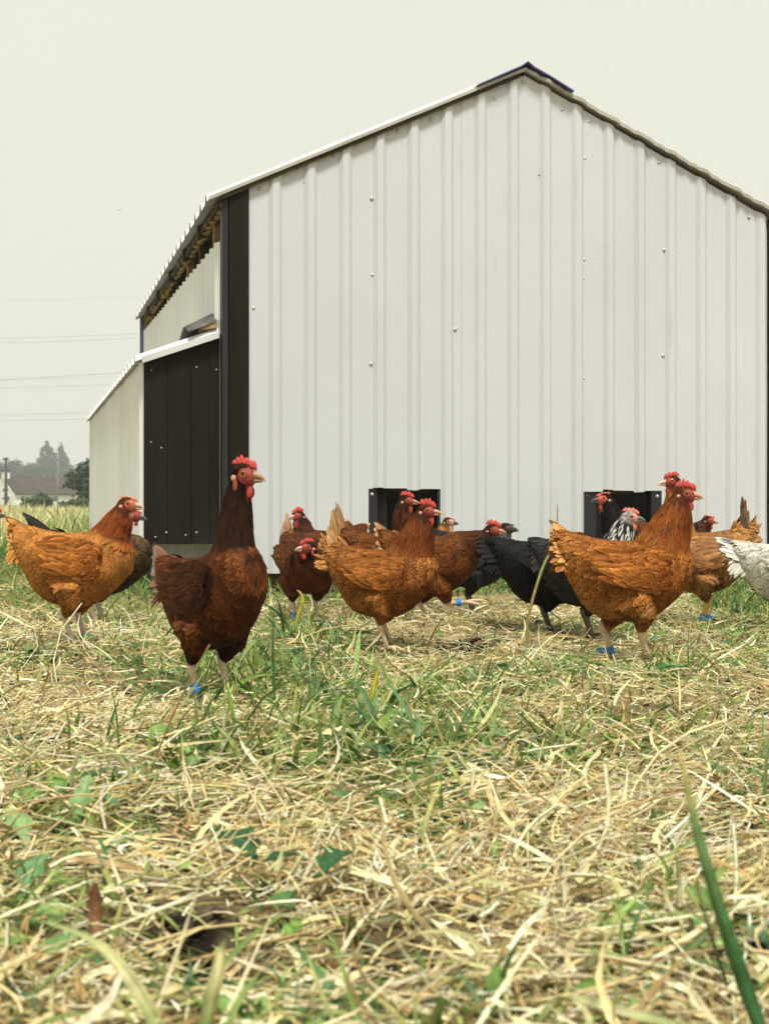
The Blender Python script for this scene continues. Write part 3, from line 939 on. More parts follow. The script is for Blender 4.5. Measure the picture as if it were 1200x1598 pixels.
    mid, rim = base_colour(co, tpar, wn, unpitch(co))
    hc = headco(co)
    cols = mid * .45
    isface = (np.linalg.norm(hc, axis=1) < .045) & (hc[:, 0] > .012) & (hc[:, 2] < .013)
    cols[isface] = P['face']
    a = bme.color_attributes.new('col', 'FLOAT_COLOR', 'POINT')
    c4 = np.ones((nv, 4), np.float32); c4[:, :3] = cols
    a.data.foreach_set('color', c4.ravel())
    bme.materials.clear(); bme.materials.append(M['feather'])
    bme.polygons.foreach_set('use_smooth', np.ones(len(bme.polygons), bool))
    body = link(bpy.data.objects.new('body', bme), root)

    # --- contour feathers
    v0, v1, v2 = co[tri[:, 0]], co[tri[:, 1]], co[tri[:, 2]]
    fn = np.cross(v1 - v0, v2 - v0); ar = np.linalg.norm(fn, axis=1) / 2
    N = int(4600 * density)
    t_i = g.choice(len(tri), N, p=ar / ar.sum())
    b = g.random((N, 2)); fl = b.sum(1) > 1; b[fl] = 1 - b[fl]
    p = v0[t_i] + (v1 - v0)[t_i] * b[:, :1] + (v2 - v0)[t_i] * b[:, 1:]
    nn = nrmz(vn[tri[t_i, 0]] + vn[tri[t_i, 1]] + vn[tri[t_i, 2]])
    tpar, wn, flow = field(p)
    u = unpitch(p)
    hc = headco(p); hd = np.linalg.norm(hc * np.array([1, 1.1, 1.1]), axis=1)
    keep = ~((hd < .034) & (hc[:, 0] > -.014) & (hc[:, 2] < .014) & (hc[:, 2] > -.03)) & ~((hd < .05) & (hc[:, 0] > .016))
    # bare shank end of the thighs
    for h in hocks:
        keep &= np.linalg.norm(p - h, axis=1) > .014
    p, nn, tpar, wn, flow, u, hd = p[keep], nn[keep], tpar[keep], wn[keep], flow[keep], u[keep], hd[keep]
    mid, rim = base_colour(p, tpar, wn, u)
    n = len(p)
    bright = np.exp(g.normal(0, .11, n))[:, None] * (.66 + .68 * vnoise(p[:, 0] * 26 + 9, p[:, 2] * 26 + p[:, 1] * 20, 4))[:, None]
    mid = mid * bright; rim = rim * bright
    if 'alt' in P:                       # hackles that are either dark or pale, feather by feather
        q = (g.random(n) < .5) & (tpar > .25) & (tpar < .86)
        rim[q] = np.array(P['alt']); mid[q] = np.array(P['alt'])
        mid[~q & (tpar > .25) & (tpar < .86) & (wn > .5)] = np.array(P['nrim']) * .9
    for (sx, sy, sz, sr, sc) in spots:
        dd = np.linalg.norm(u - np.array([sx, sy, sz]), axis=1) + g.normal(0, sr * .45, n)
        q = dd < sr
        mid[q] = .6 * mid[q] + .4 * np.array(sc); rim[q] = .4 * rim[q] + .6 * np.array(sc)
    thigh = np.zeros(n, bool)
    for h, (lx, ly) in zip(hocks, legs_):
        s = 1 if ly > 0 else -1
        dl = p - h
        thigh |= (np.linalg.norm(dl[:, :2] - np.array([0, 0]), axis=1) < .055) & (p[:, 2] < .125)
    fluff = (sstep(.20, .13, u[:, 2]) * sstep(.05, -.03, u[:, 0]) > .5) & ~thigh
    flow = flow.copy()
    flow[thigh] = nrmz(np.array([[-.25, 0, -1.0]]) + 0 * flow[thigh])
    flow[fluff] = nrmz(flow[fluff] + np.array([[-.1, 0, -.55]]))
    headf = (tpar > .86) & (wn > .5)
    neckf = (wn > .45) & ~headf
    jit = np.where(fluff, .20, np.where(neckf, .09, .09))
    flow = flow + g.normal(0, 1, (n, 3)) * jit[:, None]
    ln = np.where(headf, .011, np.where(neckf, .019 + .020 * (1 - tpar), np.where(fluff, .026, np.where(thigh, .018, .0205)))) * g.uniform(.8, 1.2, n)
    wd = np.where(headf, .0055, np.where(neckf, .0065 + .003 * (1 - tpar), np.where(fluff, .0075, np.where(thigh, .0065, .0118)))) * g.uniform(.8, 1.2, n)
    lf = np.where(headf, .05, np.where(neckf, .10, np.where(fluff, .09, np.where(thigh, .07, .042)))) * g.uniform(.5, 1.5, n)
    cu = np.where(neckf | headf, .05, np.where(fluff, .12, .12)) * np.ones(n)
    pt = neckf | headf | fluff | thigh
    parts = []
    for sel, po in ((~pt, False), (pt, True)):
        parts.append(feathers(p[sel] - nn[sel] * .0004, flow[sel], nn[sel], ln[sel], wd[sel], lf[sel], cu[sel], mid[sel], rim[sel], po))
    v, f, c = cat(parts)
    pm = mesh_arrays('plumage', v, f, c); pm.materials.append(M['feather'])
    tag(link(bpy.data.objects.new('plumage', pm), root), kind='stuff')

    # --- wings: rows of coverts over long flight feathers, folded on the flank
    for s in (1, -1):
        def wing_pt(uu, vv, off):
            x = .098 - .200 * uu
            zc = .226 + .012 * uu + .020 * uu * uu
            hgt = .052 * np.sin(np.clip(.12 + uu * .88, 0, 1) * math.pi) ** .55 * (1 - .25 * uu) + .006
            z = zc + vv * hgt
            zt, zb, hw = ring_at(x)
            c_, a_ = (zt + zb) / 2, (zt - zb) / 2
            yb = hw * fat * np.sqrt(np.clip(1 - ((z - c_) / a_) ** 2, .10, 1))
            return pitchv(np.stack([x, s * (yb + off), z], -1))
        # solid pad under the feathers
        U, Vv = np.meshgrid(np.linspace(0, 1, 14), np.linspace(-1, 1, 9), indexing='ij')
        off = .009 * np.sqrt(np.clip(1 - Vv ** 2, 0, 1)) * np.sin(np.clip(U + .06, 0, 1) * math.pi) ** .5 - .004
        top = wing_pt(U.ravel(), Vv.ravel(), off.ravel())
        ii = np.arange(14 * 9).reshape(14, 9)
        pq = np.stack([ii[:-1, :-1].ravel(), ii[1:, :-1].ravel(), ii[1:, 1:].ravel(), ii[:-1, 1:].ravel()], 1)
        parts = [(top, pq, np.broadcast_to(np.array(P['wing']) * .7, top.shape))]
        # rows from the tip forward
        for ri, uu in enumerate(np.linspace(.62, .02, 15)):
            cnt = int(np.interp(uu, [0, .3, .62], [13, 13, 9]))
            vv = np.linspace(-.92, .86, cnt) + g.uniform(-.05, .05, cnt)
            uj = np.full(cnt, uu) + g.uniform(-.02, .02, cnt) + .06 * (1 - vv ** 2) - .03
            pp = wing_pt(uj, vv, .003 + .007 * np.sqrt(np.clip(1 - vv ** 2, 0, 1)) + .0006 * ri)
            p2_ = wing_pt(uj, vv, .05 * np.ones(cnt))
            nn_ = nrmz(p2_ - pp) + 0
            dv = wing_pt(np.clip(uj + .05, 0, 1), vv * .97, .004 + 0 * vv) - wing_pt(uj, vv, .004 + 0 * vv)
            L_ = np.interp(uu, [0, .25, .45, .62], [.020, .028, .055, .078]) * g.uniform(.9, 1.1, cnt)
            W_ = np.interp(uu, [0, .25, .62], [.0125, .0135, .017]) * g.uniform(.9, 1.1, cnt)
            br_ = np.exp(g.normal(0, .24, cnt))[:, None]
            mi = np.array(P['wing'])[None] * br_; ri_ = np.array(P['wrim'])[None] * br_
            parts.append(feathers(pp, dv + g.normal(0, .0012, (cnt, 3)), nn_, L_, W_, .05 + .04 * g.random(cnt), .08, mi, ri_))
        v, f, c = cat(parts)
        wm = mesh_arrays('wing', v, f, c); wm.materials.append(M['feather'])
        link(bpy.data.objects.new('wing', wm), root)

    # --- tail: two banks of long feathers in a roof shape, coverts over the root
    parts = []
    ta_ = R(tail_up)
    rootp = np.array([-.152, 0, .292])
    nt_ = 15
    for s in (1, -1):
        k = np.arange(nt_)
        spread = (k / (nt_ - 1))
        ang = ta_ + R(14) - spread * R(34) * tail_fan
        yaw_ = s * (R(3) + spread * R(15) * tail_fan)
        dv = np.stack([-np.cos(ang) * np.cos(yaw_), np.sin(yaw_), np.sin(ang)], -1) + g.normal(0, .035, (nt_, 3))
        pp = rootp + np.stack([.012 * spread, s * (.004 + .020 * spread), .018 - .045 * spread], -1)
        nn_ = np.stack([np.sin(ang) * .5 + 0 * k, s * (.8 + 0 * k), .55 * np.cos(ang)], -1)
        L_ = tail_len * (1 - .25 * spread) * g.uniform(.78, 1.1, nt_)
        br_ = np.exp(g.normal(0, .16, nt_))[:, None]
        parts.append(feathers(pitchv(pp), pitchd(dv), pitchd(nn_), L_, .019 * g.uniform(.8, 1.2, nt_), .02, .06 * g.uniform(-.5, 1.5, nt_),
                              np.where((k < 3)[:, None], np.array(P.get('tail2', P['tail']))[None], np.array(P['tail'])[None]) * br_, np.array(P['trim'])[None] * br_))
        nc = 110
        sp_ = g.random(nc)
        ang = ta_ * .75 + R(8) - sp_ * R(50)
        yaw_ = s * (R(2) + sp_ * R(16))
        dv = np.stack([-np.cos(ang), np.sin(yaw_), np.sin(ang)], -1) + g.normal(0, .10, (nc, 3))
        pp = rootp + np.stack([.045 - .075 * g.random(nc), s * (.003 + .026 * sp_), .020 - .075 * sp_], -1)
        nn_ = np.stack([np.sin(ang) * .6, s * (.5 + .4 * sp_), .7 * np.cos(ang)], -1)
        br_ = np.exp(g.normal(0, .16, nc))[:, None]
        mixk = g.random((nc, 1)) * .6
        parts.append(feathers(pitchv(pp), pitchd(dv), pitchd(nn_), .040 * g.uniform(.7, 1.3, nc) * min(1, tail_len / .1), .0115, .10, .14,
                              (np.array(P['body'])[None] * (1 - mixk) + np.array(P['tail'])[None] * mixk) * br_, (np.array(P['rim'])[None] * (1 - mixk) + np.array(P['trim'])[None] * mixk) * br_))
    v, f, c = cat(parts)
    tm = mesh_arrays('tail', v, f, c); tm.materials.append(M['feather'])
    link(bpy.data.objects.new('tail', tm), root)

    # --- bare face, comb, wattles, beak, eyes
    fb = MB(); fc = P['face']
    fb.ellipsoid((.0065, 0, -.0022), (.0215, .0206, .0170), 18, 12, fc)
    fb.ellipsoid((.014, 0, -.009), (.013, .0125, .010), 14, 8, tuple(np.array(fc) * .85))
    for s in (1, -1):
        fb.ellipsoid((-.0125, s * .0178, -.0045), (.0058, .0034, .0052), 10, 6, P['lobe'])
        fb.ellipsoid((-.0095, s * .0170, -.0165), (.0052, .0032, .0105), 10, 6, tuple(np.array(fc) * 1.15))
        ring = [(.0075 + .0078 * math.cos(q), s * (.0206 - .0006), .0030 + .0062 * math.sin(q)) for q in np.linspace(0, 2 * math.pi, 15)]
        fb.tube(ring, [.0013] * 15, n=6, c=tuple(np.array(fc) * 1.25 + .03), caps=False)
    for i, vtx in enumerate(fb.v):          # wrinkles
        k = 1 + .05 * math.sin(vtx[0] * 900) * math.sin(vtx[2] * 1100)
        fb.v[i] = (vtx[0], vtx[1] * k, vtx[2])
    fb.xf(HM).build('face', M['skin'], root, smooth=True)
    # comb: upright blade with points, thick at its base
    ol, nsp = [], 5
    ch = .0225 * comb
    base_pts = []
    xs_ = np.linspace(.030, -.022, 41)
    topz = []
    for i, x in enumerate(xs_):
        q = i / 40
        sk = .020 + .010 * math.sin(min(1, q * 1.15) * math.pi * .5)              # follows the skull, then stands off
        env = math.sin(min(1, .10 + q * .95) * math.pi) ** .7
        sp_ = abs(math.sin((q + .02 * math.sin(q * 9 + hen_count[0])) * math.pi * nsp + .15)) ** .9 * (.8 + .2 * math.sin(q * 13 + hen_count[0]))
        topz.append((x - .010 * q * env, sk * .62 + ch * env * (.55 + .45 * sp_)))
    cb = MB(); vs = []
    for i, x in enumerate(xs_):
        q = i / 40
        zb = .0150 * math.sin(min(1, .25 + q * .75) * math.pi * .62) + (.004 if q > .8 else 0)
        tx, tz = topz[i]
        for fr, th in ((0, .0042), (.45, .0032), (1, .0009)):
            wv = .0016 * math.sin(q * 17 + hen_count[0]) * fr * comb
            px_, pz_ = x + (tx - x) * fr, zb + (tz - zb) * fr
            vs.append((px_, th + wv, pz_)); vs.append((px_, -th + wv, pz_))
    fs = []
    for i in range(40):
        a_, b_ = i * 6, (i + 1) * 6
        for k in (0, 2):
            fs.append((a_ + k, b_ + k, b_ + k + 2, a_ + k + 2)); fs.append((a_ + k + 1, a_ + k + 3, b_ + k + 3, b_ + k + 1))
        fs.append((a_ + 4, b_ + 4, b_ + 5, a_ + 5)); fs.append((a_, a_ + 1, b_ + 1, b_))
    fs += [(0, 2, 3, 1), (2, 4, 5, 3), (240, 241, 243, 242), (242, 243, 245, 244)]
    cc = np.array(P['comb'])
    cb.add(vs, fs, [tuple(cc * (.8 + .35 * (k % 6) / 5)) for k in range(len(vs))])
    cb.xf(HM).build('comb', M['skin'], root, smooth=True)
    for s in (1, -1):
        wb = MB()
        wb.ellipsoid((.0165, s * .0075, -.0235 - .003 * comb), (.0088 * (.5 + .5 * comb), .0026, .0120 * (.5 + .5 * comb)), 12, 8, tuple(cc * .95),
                     Matrix.Rotation(R(10 * s), 3, 'X'))
        wb.xf(HM).build('wattle', M['skin'], root, smooth=True)
    bk = MB(); bc = np.array(P['beak'])
    def loft(pts, n=10):
        vs, fs = [], []
        for (x, z, ry, rz) in pts:
            for k in range(n):
                q = 2 * math.pi * k / n
                vs.append((x, ry * math.cos(q), z + rz * math.sin(q)))
        for i in range(len(pts) - 1):
            for k in range(n):
                fs.append((i * n + k, i * n + (k + 1) % n, (i + 1) * n + (k + 1) % n, (i + 1) * n + k))
        fs.append(tuple((len(pts) - 1) * n + k for k in range(n)))
        return vs, fs
    v1_, f1_ = loft([(.018, -.001, .0090, .0080), (.026, -.0005, .0078, .0072), (.034, -.0012, .0060, .0056), (.041, -.0032, .0042, .0040), (.046, -.0062, .0024, .0026), (.0485, -.0100, .0008, .0012)])
    bk.add(v1_, f1_, [tuple(bc * (.8 + .5 * (i // 10) / 5)) for i in range(len(v1_))])
    v1_, f1_ = loft([(.018, -.0085, .0072, .0042), (.028, -.0085, .0058, .0036), (.036, -.0090, .0040, .0026), (.0425, -.0096, .0014, .0012)])
    bk.add(v1_, f1_, tuple(bc * .75))
    bk.xf(HM).build('beak', M['horn'], root, smooth=True)
    for s in (1, -1):
        eb = MB(); vs, fs, cs = [], [], []
        n, m_ = 14, 8
        for i in range(m_ + 1):
            th = math.pi / 2 * i / m_
            for k in range(n):
                q = 2 * math.pi * k / n
                vs.append((.0075 + .0054 * math.sin(th) * math.cos(q), s * (.0188 + .0036 * math.cos(th)), .0030 + .0050 * math.sin(th) * math.sin(q)))
                cs.append((.008, .006, .005) if th < R(38) else (.50, .17, .03))
        fs = [(i * n + k, i * n + (k + 1) % n, (i + 1) * n + (k + 1) % n, (i + 1) * n + k) for i in range(m_) for k in range(n)]
        eb.add(vs, fs, cs)
        eb.xf(HM).build('eye', M['eye'], root, smooth=True)

    # --- legs
    for i, (h, (lx, ly)) in enumerate(zip(hocks, legs_)):
        lb = MB(); lc = np.array(P['leg'])
        if raised and i == 1:
            ank = h + np.array([.052, 0, .002]); fd = np.array([1.0, 0, .12]); toes = ((-.18, .055), (.0, .070), (.25, .05)); spread_z = True
        else:
            ank = np.array([lx + .004, ly, .012]); fd = np.array([1.0, 0, 0]); toes = ((-35, .048), (0, .060), (35, .048)); spread_z = False
        kn = h + (ank - h) * -.25
        lb.tube([tuple(kn), tuple(h), tuple(h * .5 + ank * .5), tuple(ank)], [.0092, .0102, .0078, .0086], n=10, c=tuple(lc))
        for (an, tl) in toes:
            if spread_z: d = np.array([1.0, an, .10 - abs(an)])
            else: d = np.array([math.cos(R(an)), math.sin(R(an)), 0])
            d = d / np.linalg.norm(d)
            e = ank + d * tl + (np.array([0, 0, -.008]) if not spread_z else 0)
            m1_ = ank + d * tl * .5 + np.array([0, 0, .003])
            lb.tube([tuple(ank), tuple(m1_), tuple(e), tuple(e + d * .010 - np.array([0, 0, .003]))], [.0062, .0052, .0042, .0012], n=8, c=tuple(lc * .95))
        d = -fd
        lb.tube([tuple(ank), tuple(ank + d * .020 + np.array([0, 0, -.004])), tuple(ank + d * .030 + np.array([0, 0, -.007]))], [.005, .004, .0012], n=8, c=tuple(lc * .9))
        lo_ = lb.build('leg', M['skin'], root, smooth=True)
        if band is not None and i == band:
            q0 = h * .25 + ank * .75; dd = nrmz((ank - h)[None])[0]
            rb = MB(); rb.tube([tuple(q0 - dd * .0095), tuple(q0 - dd * .009), tuple(q0 + dd * .009), tuple(q0 + dd * .0095)], [.0105, .0125, .0125, .0105], n=14)
            # split tab of the clip ring
            rb.box(tuple(q0 + np.array([-.036, -.006, -.007])), tuple(q0 + np.array([-.008, .006, .006])))
            rb.build('leg_band', M['band'], lo_, smooth=False)
    return root

# plumage colours
GOLD = pal((0.1685, 0.0506, 0.0079), (0.5746, 0.2461, 0.0624), (0.0863, 0.0203, 0.0034), (0.2464, 0.0725, 0.0119), wing=(0.1961, 0.0594, 0.0098), wrim=(0.4594, 0.1811, 0.0409),
           tail=(0.3830, 0.1858, 0.0624), trim=(0.5358, 0.3344, 0.1692), fluff=(0.2394, 0.0817, 0.0161), frim=(0.4503, 0.1997, 0.0535), beak=(.46, .26, .14))
GOLDB = pal((0.2057, 0.0622, 0.0099), (0.5556, 0.2269, 0.0544), (0.1244, 0.0303, 0.0051), (0.3118, 0.0983, 0.0152), wing=(0.1995, 0.0567, 0.0090), wrim=(0.4779, 0.1796, 0.0390),
            tail=(0.4478, 0.2080, 0.0635), trim=(0.5649, 0.3024, 0.1133), fluff=(0.2633, 0.0964, 0.0217), frim=(0.4872, 0.2269, 0.0680), leg=(.60, .44, .28), beak=(.50, .26, .15))
BUFF = pal((0.3802, 0.1464, 0.0309), (0.5844, 0.2634, 0.0705), (0.1442, 0.0321, 0.0057), (0.2696, 0.0709, 0.0113), wing=(0.2464, 0.0745, 0.0115), wrim=(0.4819, 0.1839, 0.0381),
           tail=(0.4514, 0.1790, 0.0400), trim=(0.5734, 0.2883, 0.0858), fluff=(0.2867, 0.1033, 0.0220), frim=(0.4819, 0.2137, 0.0572), leg=(.56, .45, .36), beak=(.52, .32, .23), face=(.42, .12, .075), comb=(.46, .13, .09))
DARK = pal((0.0624, 0.0176, 0.0052), (0.1920, 0.0568, 0.0113), (0.020, 0.0081, 0.0039), (0.047, 0.0171, 0.0055), wing=(0.029, 0.0106, 0.0047), wrim=(0.088, 0.0293, 0.0078),
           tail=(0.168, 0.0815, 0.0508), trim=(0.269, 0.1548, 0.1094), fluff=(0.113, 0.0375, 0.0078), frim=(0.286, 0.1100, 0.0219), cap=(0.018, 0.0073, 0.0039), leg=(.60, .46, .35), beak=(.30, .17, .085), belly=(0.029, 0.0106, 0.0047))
RED = pal((0.0928, 0.0269, 0.0051), (0.2905, 0.0986, 0.0194), (0.0423, 0.0120, 0.0033), (0.1089, 0.0310, 0.0060), wing=(0.1048, 0.0299, 0.0059), wrim=(0.2452, 0.0845, 0.0194),
          tail=(0.2722, 0.1275, 0.0507), trim=(0.4352, 0.2640, 0.1350), fluff=(0.0950, 0.0325, 0.0076), frim=(0.2084, 0.0792, 0.0194), beak=(.42, .23, .13))
MAHOG = pal((0.097, 0.0269, 0.0078), (0.185, 0.0611, 0.0172), (0.046, 0.0147, 0.0055), (0.101, 0.0293, 0.0086), wing=(0.084, 0.0261, 0.0086), wrim=(0.218, 0.0896, 0.0273),
            tail=(0.302, 0.1630, 0.0781), trim=(0.437, 0.2770, 0.1562), fluff=(0.059, 0.0196, 0.0078), frim=(0.126, 0.0448, 0.0156), beak=(.48, .30, .22), leg=(.50, .42, .36))
BLACK = pal((.010, .009, .007), (.018, .016, .014), (.009, .008, .007), (.018, .018, .018), wing=(.010, .010, .009), wrim=(.026, .026, .027),
            tail=(.010, .009, .008), trim=(.018, .018, .018), leg=(.07, .06, .045), beak=(.10, .095, .085), face=(.55, .11, .08), comb=(.50, .09, .06))
SILVER = pal((.020, .019, .018), (.05, .05, .048), (.030, .028, .026), (.58, .56, .50), wing=(.022, .022, .022), wrim=(.06, .06, .06),
             tail=(.02, .02, .02), trim=(.05, .05, .05), cap=(.44, .40, .36), leg=(.08, .07, .05), beak=(.14, .14, .14), face=(.50, .27, .22), comb=(.62, .14, .11), lobe=(.5, .32, .28), alt=(.012, .011, .010))
SLATE = pal((.018, .018, .019), (.035, .035, .038), (.060, .064, .070), (.13, .14, .15), wing=(.03, .03, .033), wrim=(.06, .06, .065),
            tail=(.02, .02, .02), cap=(.022, .021, .021), leg=(.08, .07, .06), beak=(.05, .05, .05), face=(.05, .03, .03), comb=(.06, .03, .03), lobe=(.05, .04, .04))
LACED = pal((.030, .022, .014), (.16, .085, .030), (.13, .034, .010), (.22, .065, .015), wing=(.030, .022, .014), wrim=(.10, .05, .02),
            tail=(.016, .015, .014), trim=(.028, .027, .026), fluff=(.03, .02, .014), frim=(.07, .04, .02), leg=(.55, .46, .36), beak=(.10, .085, .075))
WHITE = pal((.60, .57, .48), (.68, .65, .57), (.6, .58, .5), (.68, .66, .58), tail=(.60, .58, .52), tail2=(.035, .030, .045), trim=(.68, .66, .60), fluff=(.56, .53, .44), frim=(.66, .63, .54), leg=(.70, .58, .42))
TAN = pal((.34, .15, .040), (.50, .25, .085), (.30, .10, .018), (.46, .19, .04), wing=(.30, .13, .045), wrim=(.42, .22, .10), tail=(.060, .038, .022), trim=(.22, .13, .07),
          fluff=(.13, .062, .028), frim=(.34, .18, .08), leg=(.66, .40, .10), cap=(.08, .026, .012), beak=(.60, .40, .26))
GOLDNECK = pal((.20, .09, .02), (.36, .18, .05), (.30, .13, .022), (.48, .24, .05), cap=(.05, .028, .018), face=(.50, .27, .20), comb=(.50, .20, .16), beak=(.10, .09, .09), leg=(.5, .4, .3))

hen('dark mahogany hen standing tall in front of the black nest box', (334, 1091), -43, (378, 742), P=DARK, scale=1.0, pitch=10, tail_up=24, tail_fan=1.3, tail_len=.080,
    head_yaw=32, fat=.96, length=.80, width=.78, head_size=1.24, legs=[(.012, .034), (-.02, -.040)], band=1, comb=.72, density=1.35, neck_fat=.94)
hen('golden brown hen with pale thigh spots, nearest hen on the right', (978, 1041), 2, (1066, 772), P=GOLDB, head_yaw=-12, tail_up=20, tail_len=.062, tail_fan=1.6, legs=[(-.035, .042), (.048, -.042)], band=0,
    comb=.85, density=1.35, neck_fat=1.20, spots=[(.010, -.085, .150, .013, (.66, .44, .20)), (.048, -.085, .142, .011, (.66, .46, .22)), (.072, -.08, .120, .008, (.62, .42, .2))], fat=1.02)
hen('buff hen with a chestnut neck, smooth tail and almost no comb', (119, 1022), 0, (198, 788), P=BUFF, tail_up=12, tail_len=.06, tail_fan=.35, legs=[(.018, .04), (-.004, -.04)], comb=.22, density=1.35, neck_fat=1.05, length=.87)
hen('plump golden hen with scalloped breast, head before the left pop hole', (598, 1010), -14, (664, 798), scale=.94, length=.93, P=GOLD, tail_up=72, tail_len=.095, tail_fan=.65, comb=.95, head_yaw=4, density=1.35, fat=1.08, legs=[(.01, .045), (.02, -.045)], neck_fat=1.22)
hen('brown hen with raised tail, its head framed by the left pop hole', (600, 972), 4, (633, 782), depth=4.95, P=RED, tail_up=58, tail_len=.10, tail_fan=.5, comb=.85, head_yaw=-4, density=.8)
hen('chestnut hen stretching its head low, one banded foot lifted', (672, 980), -4, (767, 828), depth=4.62, P=RED, tail_up=20, tail_len=.06, comb=.85, head_yaw=-6, band=1, raised=True, legs=[(-.02, .045), (.035, -.05)])
hen('small golden-necked hen with a pale face, between two brown hens', (664, 950), 5, (699, 815), depth=5.55, P=GOLDNECK, comb=.25, head_yaw=-20, scale=.92, tail_up=0, tail_len=.06, density=.6)
hen('slate grey necked dark hen behind the chestnut hen', (738, 962), 0, (789, 825), depth=5.15, P=SLATE, comb=.12, head_yaw=0, tail_up=0, tail_len=.06, density=.7)
hen('all black hen with its head hidden, behind the dry stalk', (858, 996), 3, None, depth=4.20, P=BLACK, head_local=(.215, .17), tail_up=-8, tail_len=.09, tail_fan=.4, head_pitch=-20, fat=1.10, scale=.95, pitch=4, length=.96)
hen('black hen facing left before the right pop hole', (1002, 982), 180, (944, 779), depth=4.80, P=BLACK, comb=.25, tail_up=0, tail_len=.06, density=.8)
hen('silver and black streaked hen looking right below the right pop hole', (922, 998), 2, (981, 808), depth=4.0, P=SILVER, comb=.6, head_yaw=-10, tail_up=-5, tail_len=.05, scale=.95, pitch=4, density=.9)
hen('tan hen facing left with dark upright tail and yellow legs', (1092, 985), 178, (1050, 752), depth=4.50, P=TAN, tail_up=78, tail_len=.095, tail_fan=.45, comb=.7, head_yaw=4, band=0, legs=[(.0, .03), (-.018, -.03)], neck_fat=1.15)
hen('dark headed hen mostly hidden behind the tan hen', (1052, 940), 6, (1103, 813), depth=5.9, P=MAHOG, comb=.3, head_yaw=-8, tail_up=0, density=.5)
hen('white hen with black tail streaks at the frame edge', (1232, 992), -4, None, depth=4.25, scale=.94, P=WHITE, head_local=(.20, .30), tail_up=4, tail_len=.095, tail_fan=.18, pitch=6)
hen('dark brown hen facing left, standing behind the small brown hen', (504, 948), 200, (467, 806), depth=5.5, P=MAHOG, comb=.9, head_yaw=10, density=.8, tail_up=0, tail_len=.06)
hen('small mahogany hen facing the camera with its head turned left', (478, 972), -62, None, depth=4.72, P=MAHOG, head_local=(.150, .268), head_side=-.060, head_yaw=-98, tail_up=60, tail_len=.075, tail_fan=.5, comb=.7, band=1, scale=.97)
hen('black hen with brown neck behind the buff hen', (156, 980), 2, (206, 804), depth=4.66, P=LACED, tail_up=24, tail_len=.11, tail_fan=.35, comb=.15, head_yaw=-4, head_pitch=-8, neck_fat=1.35, length=1.0, neck_back=.07)
hen('red combed dark hen entering at the frame edge', (-80, 950), 2, (-9, 803), depth=5.4, P=LACED, comb=.8, tail_up=30, density=.7)
hen('small black hen far off behind the tail of the buff hen', (50, 900), -80, None, depth=8.2, scale=.82, P=BLACK, head_local=(.17, .33), comb=.15, head_yaw=-10, density=.5)

# ================================================================== straw and grass
def ribbons(x, y, z, head, pitch, ln, wd, bend, droop, col, tipcol=None, K=5, taper='straw', sides=2, kink=None):
    """bent strips or three-sided stalks; all arguments arrays of length n"""
    n = len(x)
    P0 = np.stack([x, y, z], 1)
    rows = [P0]; hd, pt = head.copy(), pitch.copy()
    step = ln / (K - 1)
    dirs = []
    for r in range(K - 1):
        if kink is not None and r == K // 2:
            hd = hd + kink
        d = np.stack([np.cos(pt) * np.cos(hd), np.cos(pt) * np.sin(hd), np.sin(pt)], 1)
        dirs.append(d)
        nxt = rows[-1] + d * step[:, None]
        gz = height(nxt[:, 0], nxt[:, 1]) + .002
        nxt[:, 2] = np.maximum(nxt[:, 2], gz)
        rows.append(nxt)
        hd = hd + bend / (K - 1); pt = pt - droop / (K - 1)
    dirs.append(dirs[-1])
    t = np.linspace(0, 1, K)
    if taper == 'straw': w_ = np.array([.9] + [1.0] * (K - 2) + [.8])
    else: w_ = np.clip(np.interp(t, [0, .3, .7, 1], [.7, 1, .75, .06]), 0, 1)
    roll = rng.uniform(-.9, .9, n)
    V, C = [], []
    for r in range(K):
        d = dirs[r]
        sd = np.cross(d, np.array([0, 0, 1.0])); sd = nrmz(sd + 1e-6)
        up = np.cross(sd, d)
        s2 = sd * np.cos(roll)[:, None] + up * np.sin(roll)[:, None]
        u2 = -sd * np.sin(roll)[:, None] + up * np.cos(roll)[:, None]
        hw = (wd * w_[r] / 2)[:, None]
        c = col if tipcol is None else col * (1 - t[r] ** 2) + tipcol * t[r] ** 2
        if sides == 2:
            V += [rows[r] - s2 * hw, rows[r] + s2 * hw]; C += [c, c]
        else:
            if taper == 'straw':
                V += [rows[r] - s2 * hw - u2 * hw * .5, rows[r] + u2 * hw, rows[r] + s2 * hw - u2 * hw * .5]
            else:
                V += [rows[r] - s2 * hw + u2 * hw * .35, rows[r], rows[r] + s2 * hw + u2 * hw * .35]
            C += [c, c * .93, c]
    V = np.stack(V, 1); C = np.stack(C, 1)
    q = []
    for r in range(K - 1):
        if sides == 2:
            q.append([2 * r, 2 * r + 1, 2 * r + 3, 2 * r + 2])
        else:
            a = 3 * r
            q += [[a, a + 1, a + 4, a + 3], [a + 1, a + 2, a + 5, a + 4]]
            if taper == 'straw': q.append([a + 2, a, a + 3, a + 5])
    q = np.array(q)
    per = V.shape[1]
    Fc = (np.arange(n)[:, None, None] * per + q[None]).reshape(-1, 4)
    return V.reshape(-1, 3), Fc, C.reshape(-1, 3)

def sample(n, y0, y1, power=1.0, margin=.30):
    """points over the run in front of the camera, thinning with distance"""
    k = (n,)
    uu = rng.random(k)
    e = 2 - power
    y = (y0 ** e + uu * (y1 ** e - y0 ** e)) ** (1 / e) if abs(e) > 1e-6 else y0 * (y1 / y0) ** uu
    x = (rng.random(k) * 2 - 1) * (y * .285 + margin)
    return x, y

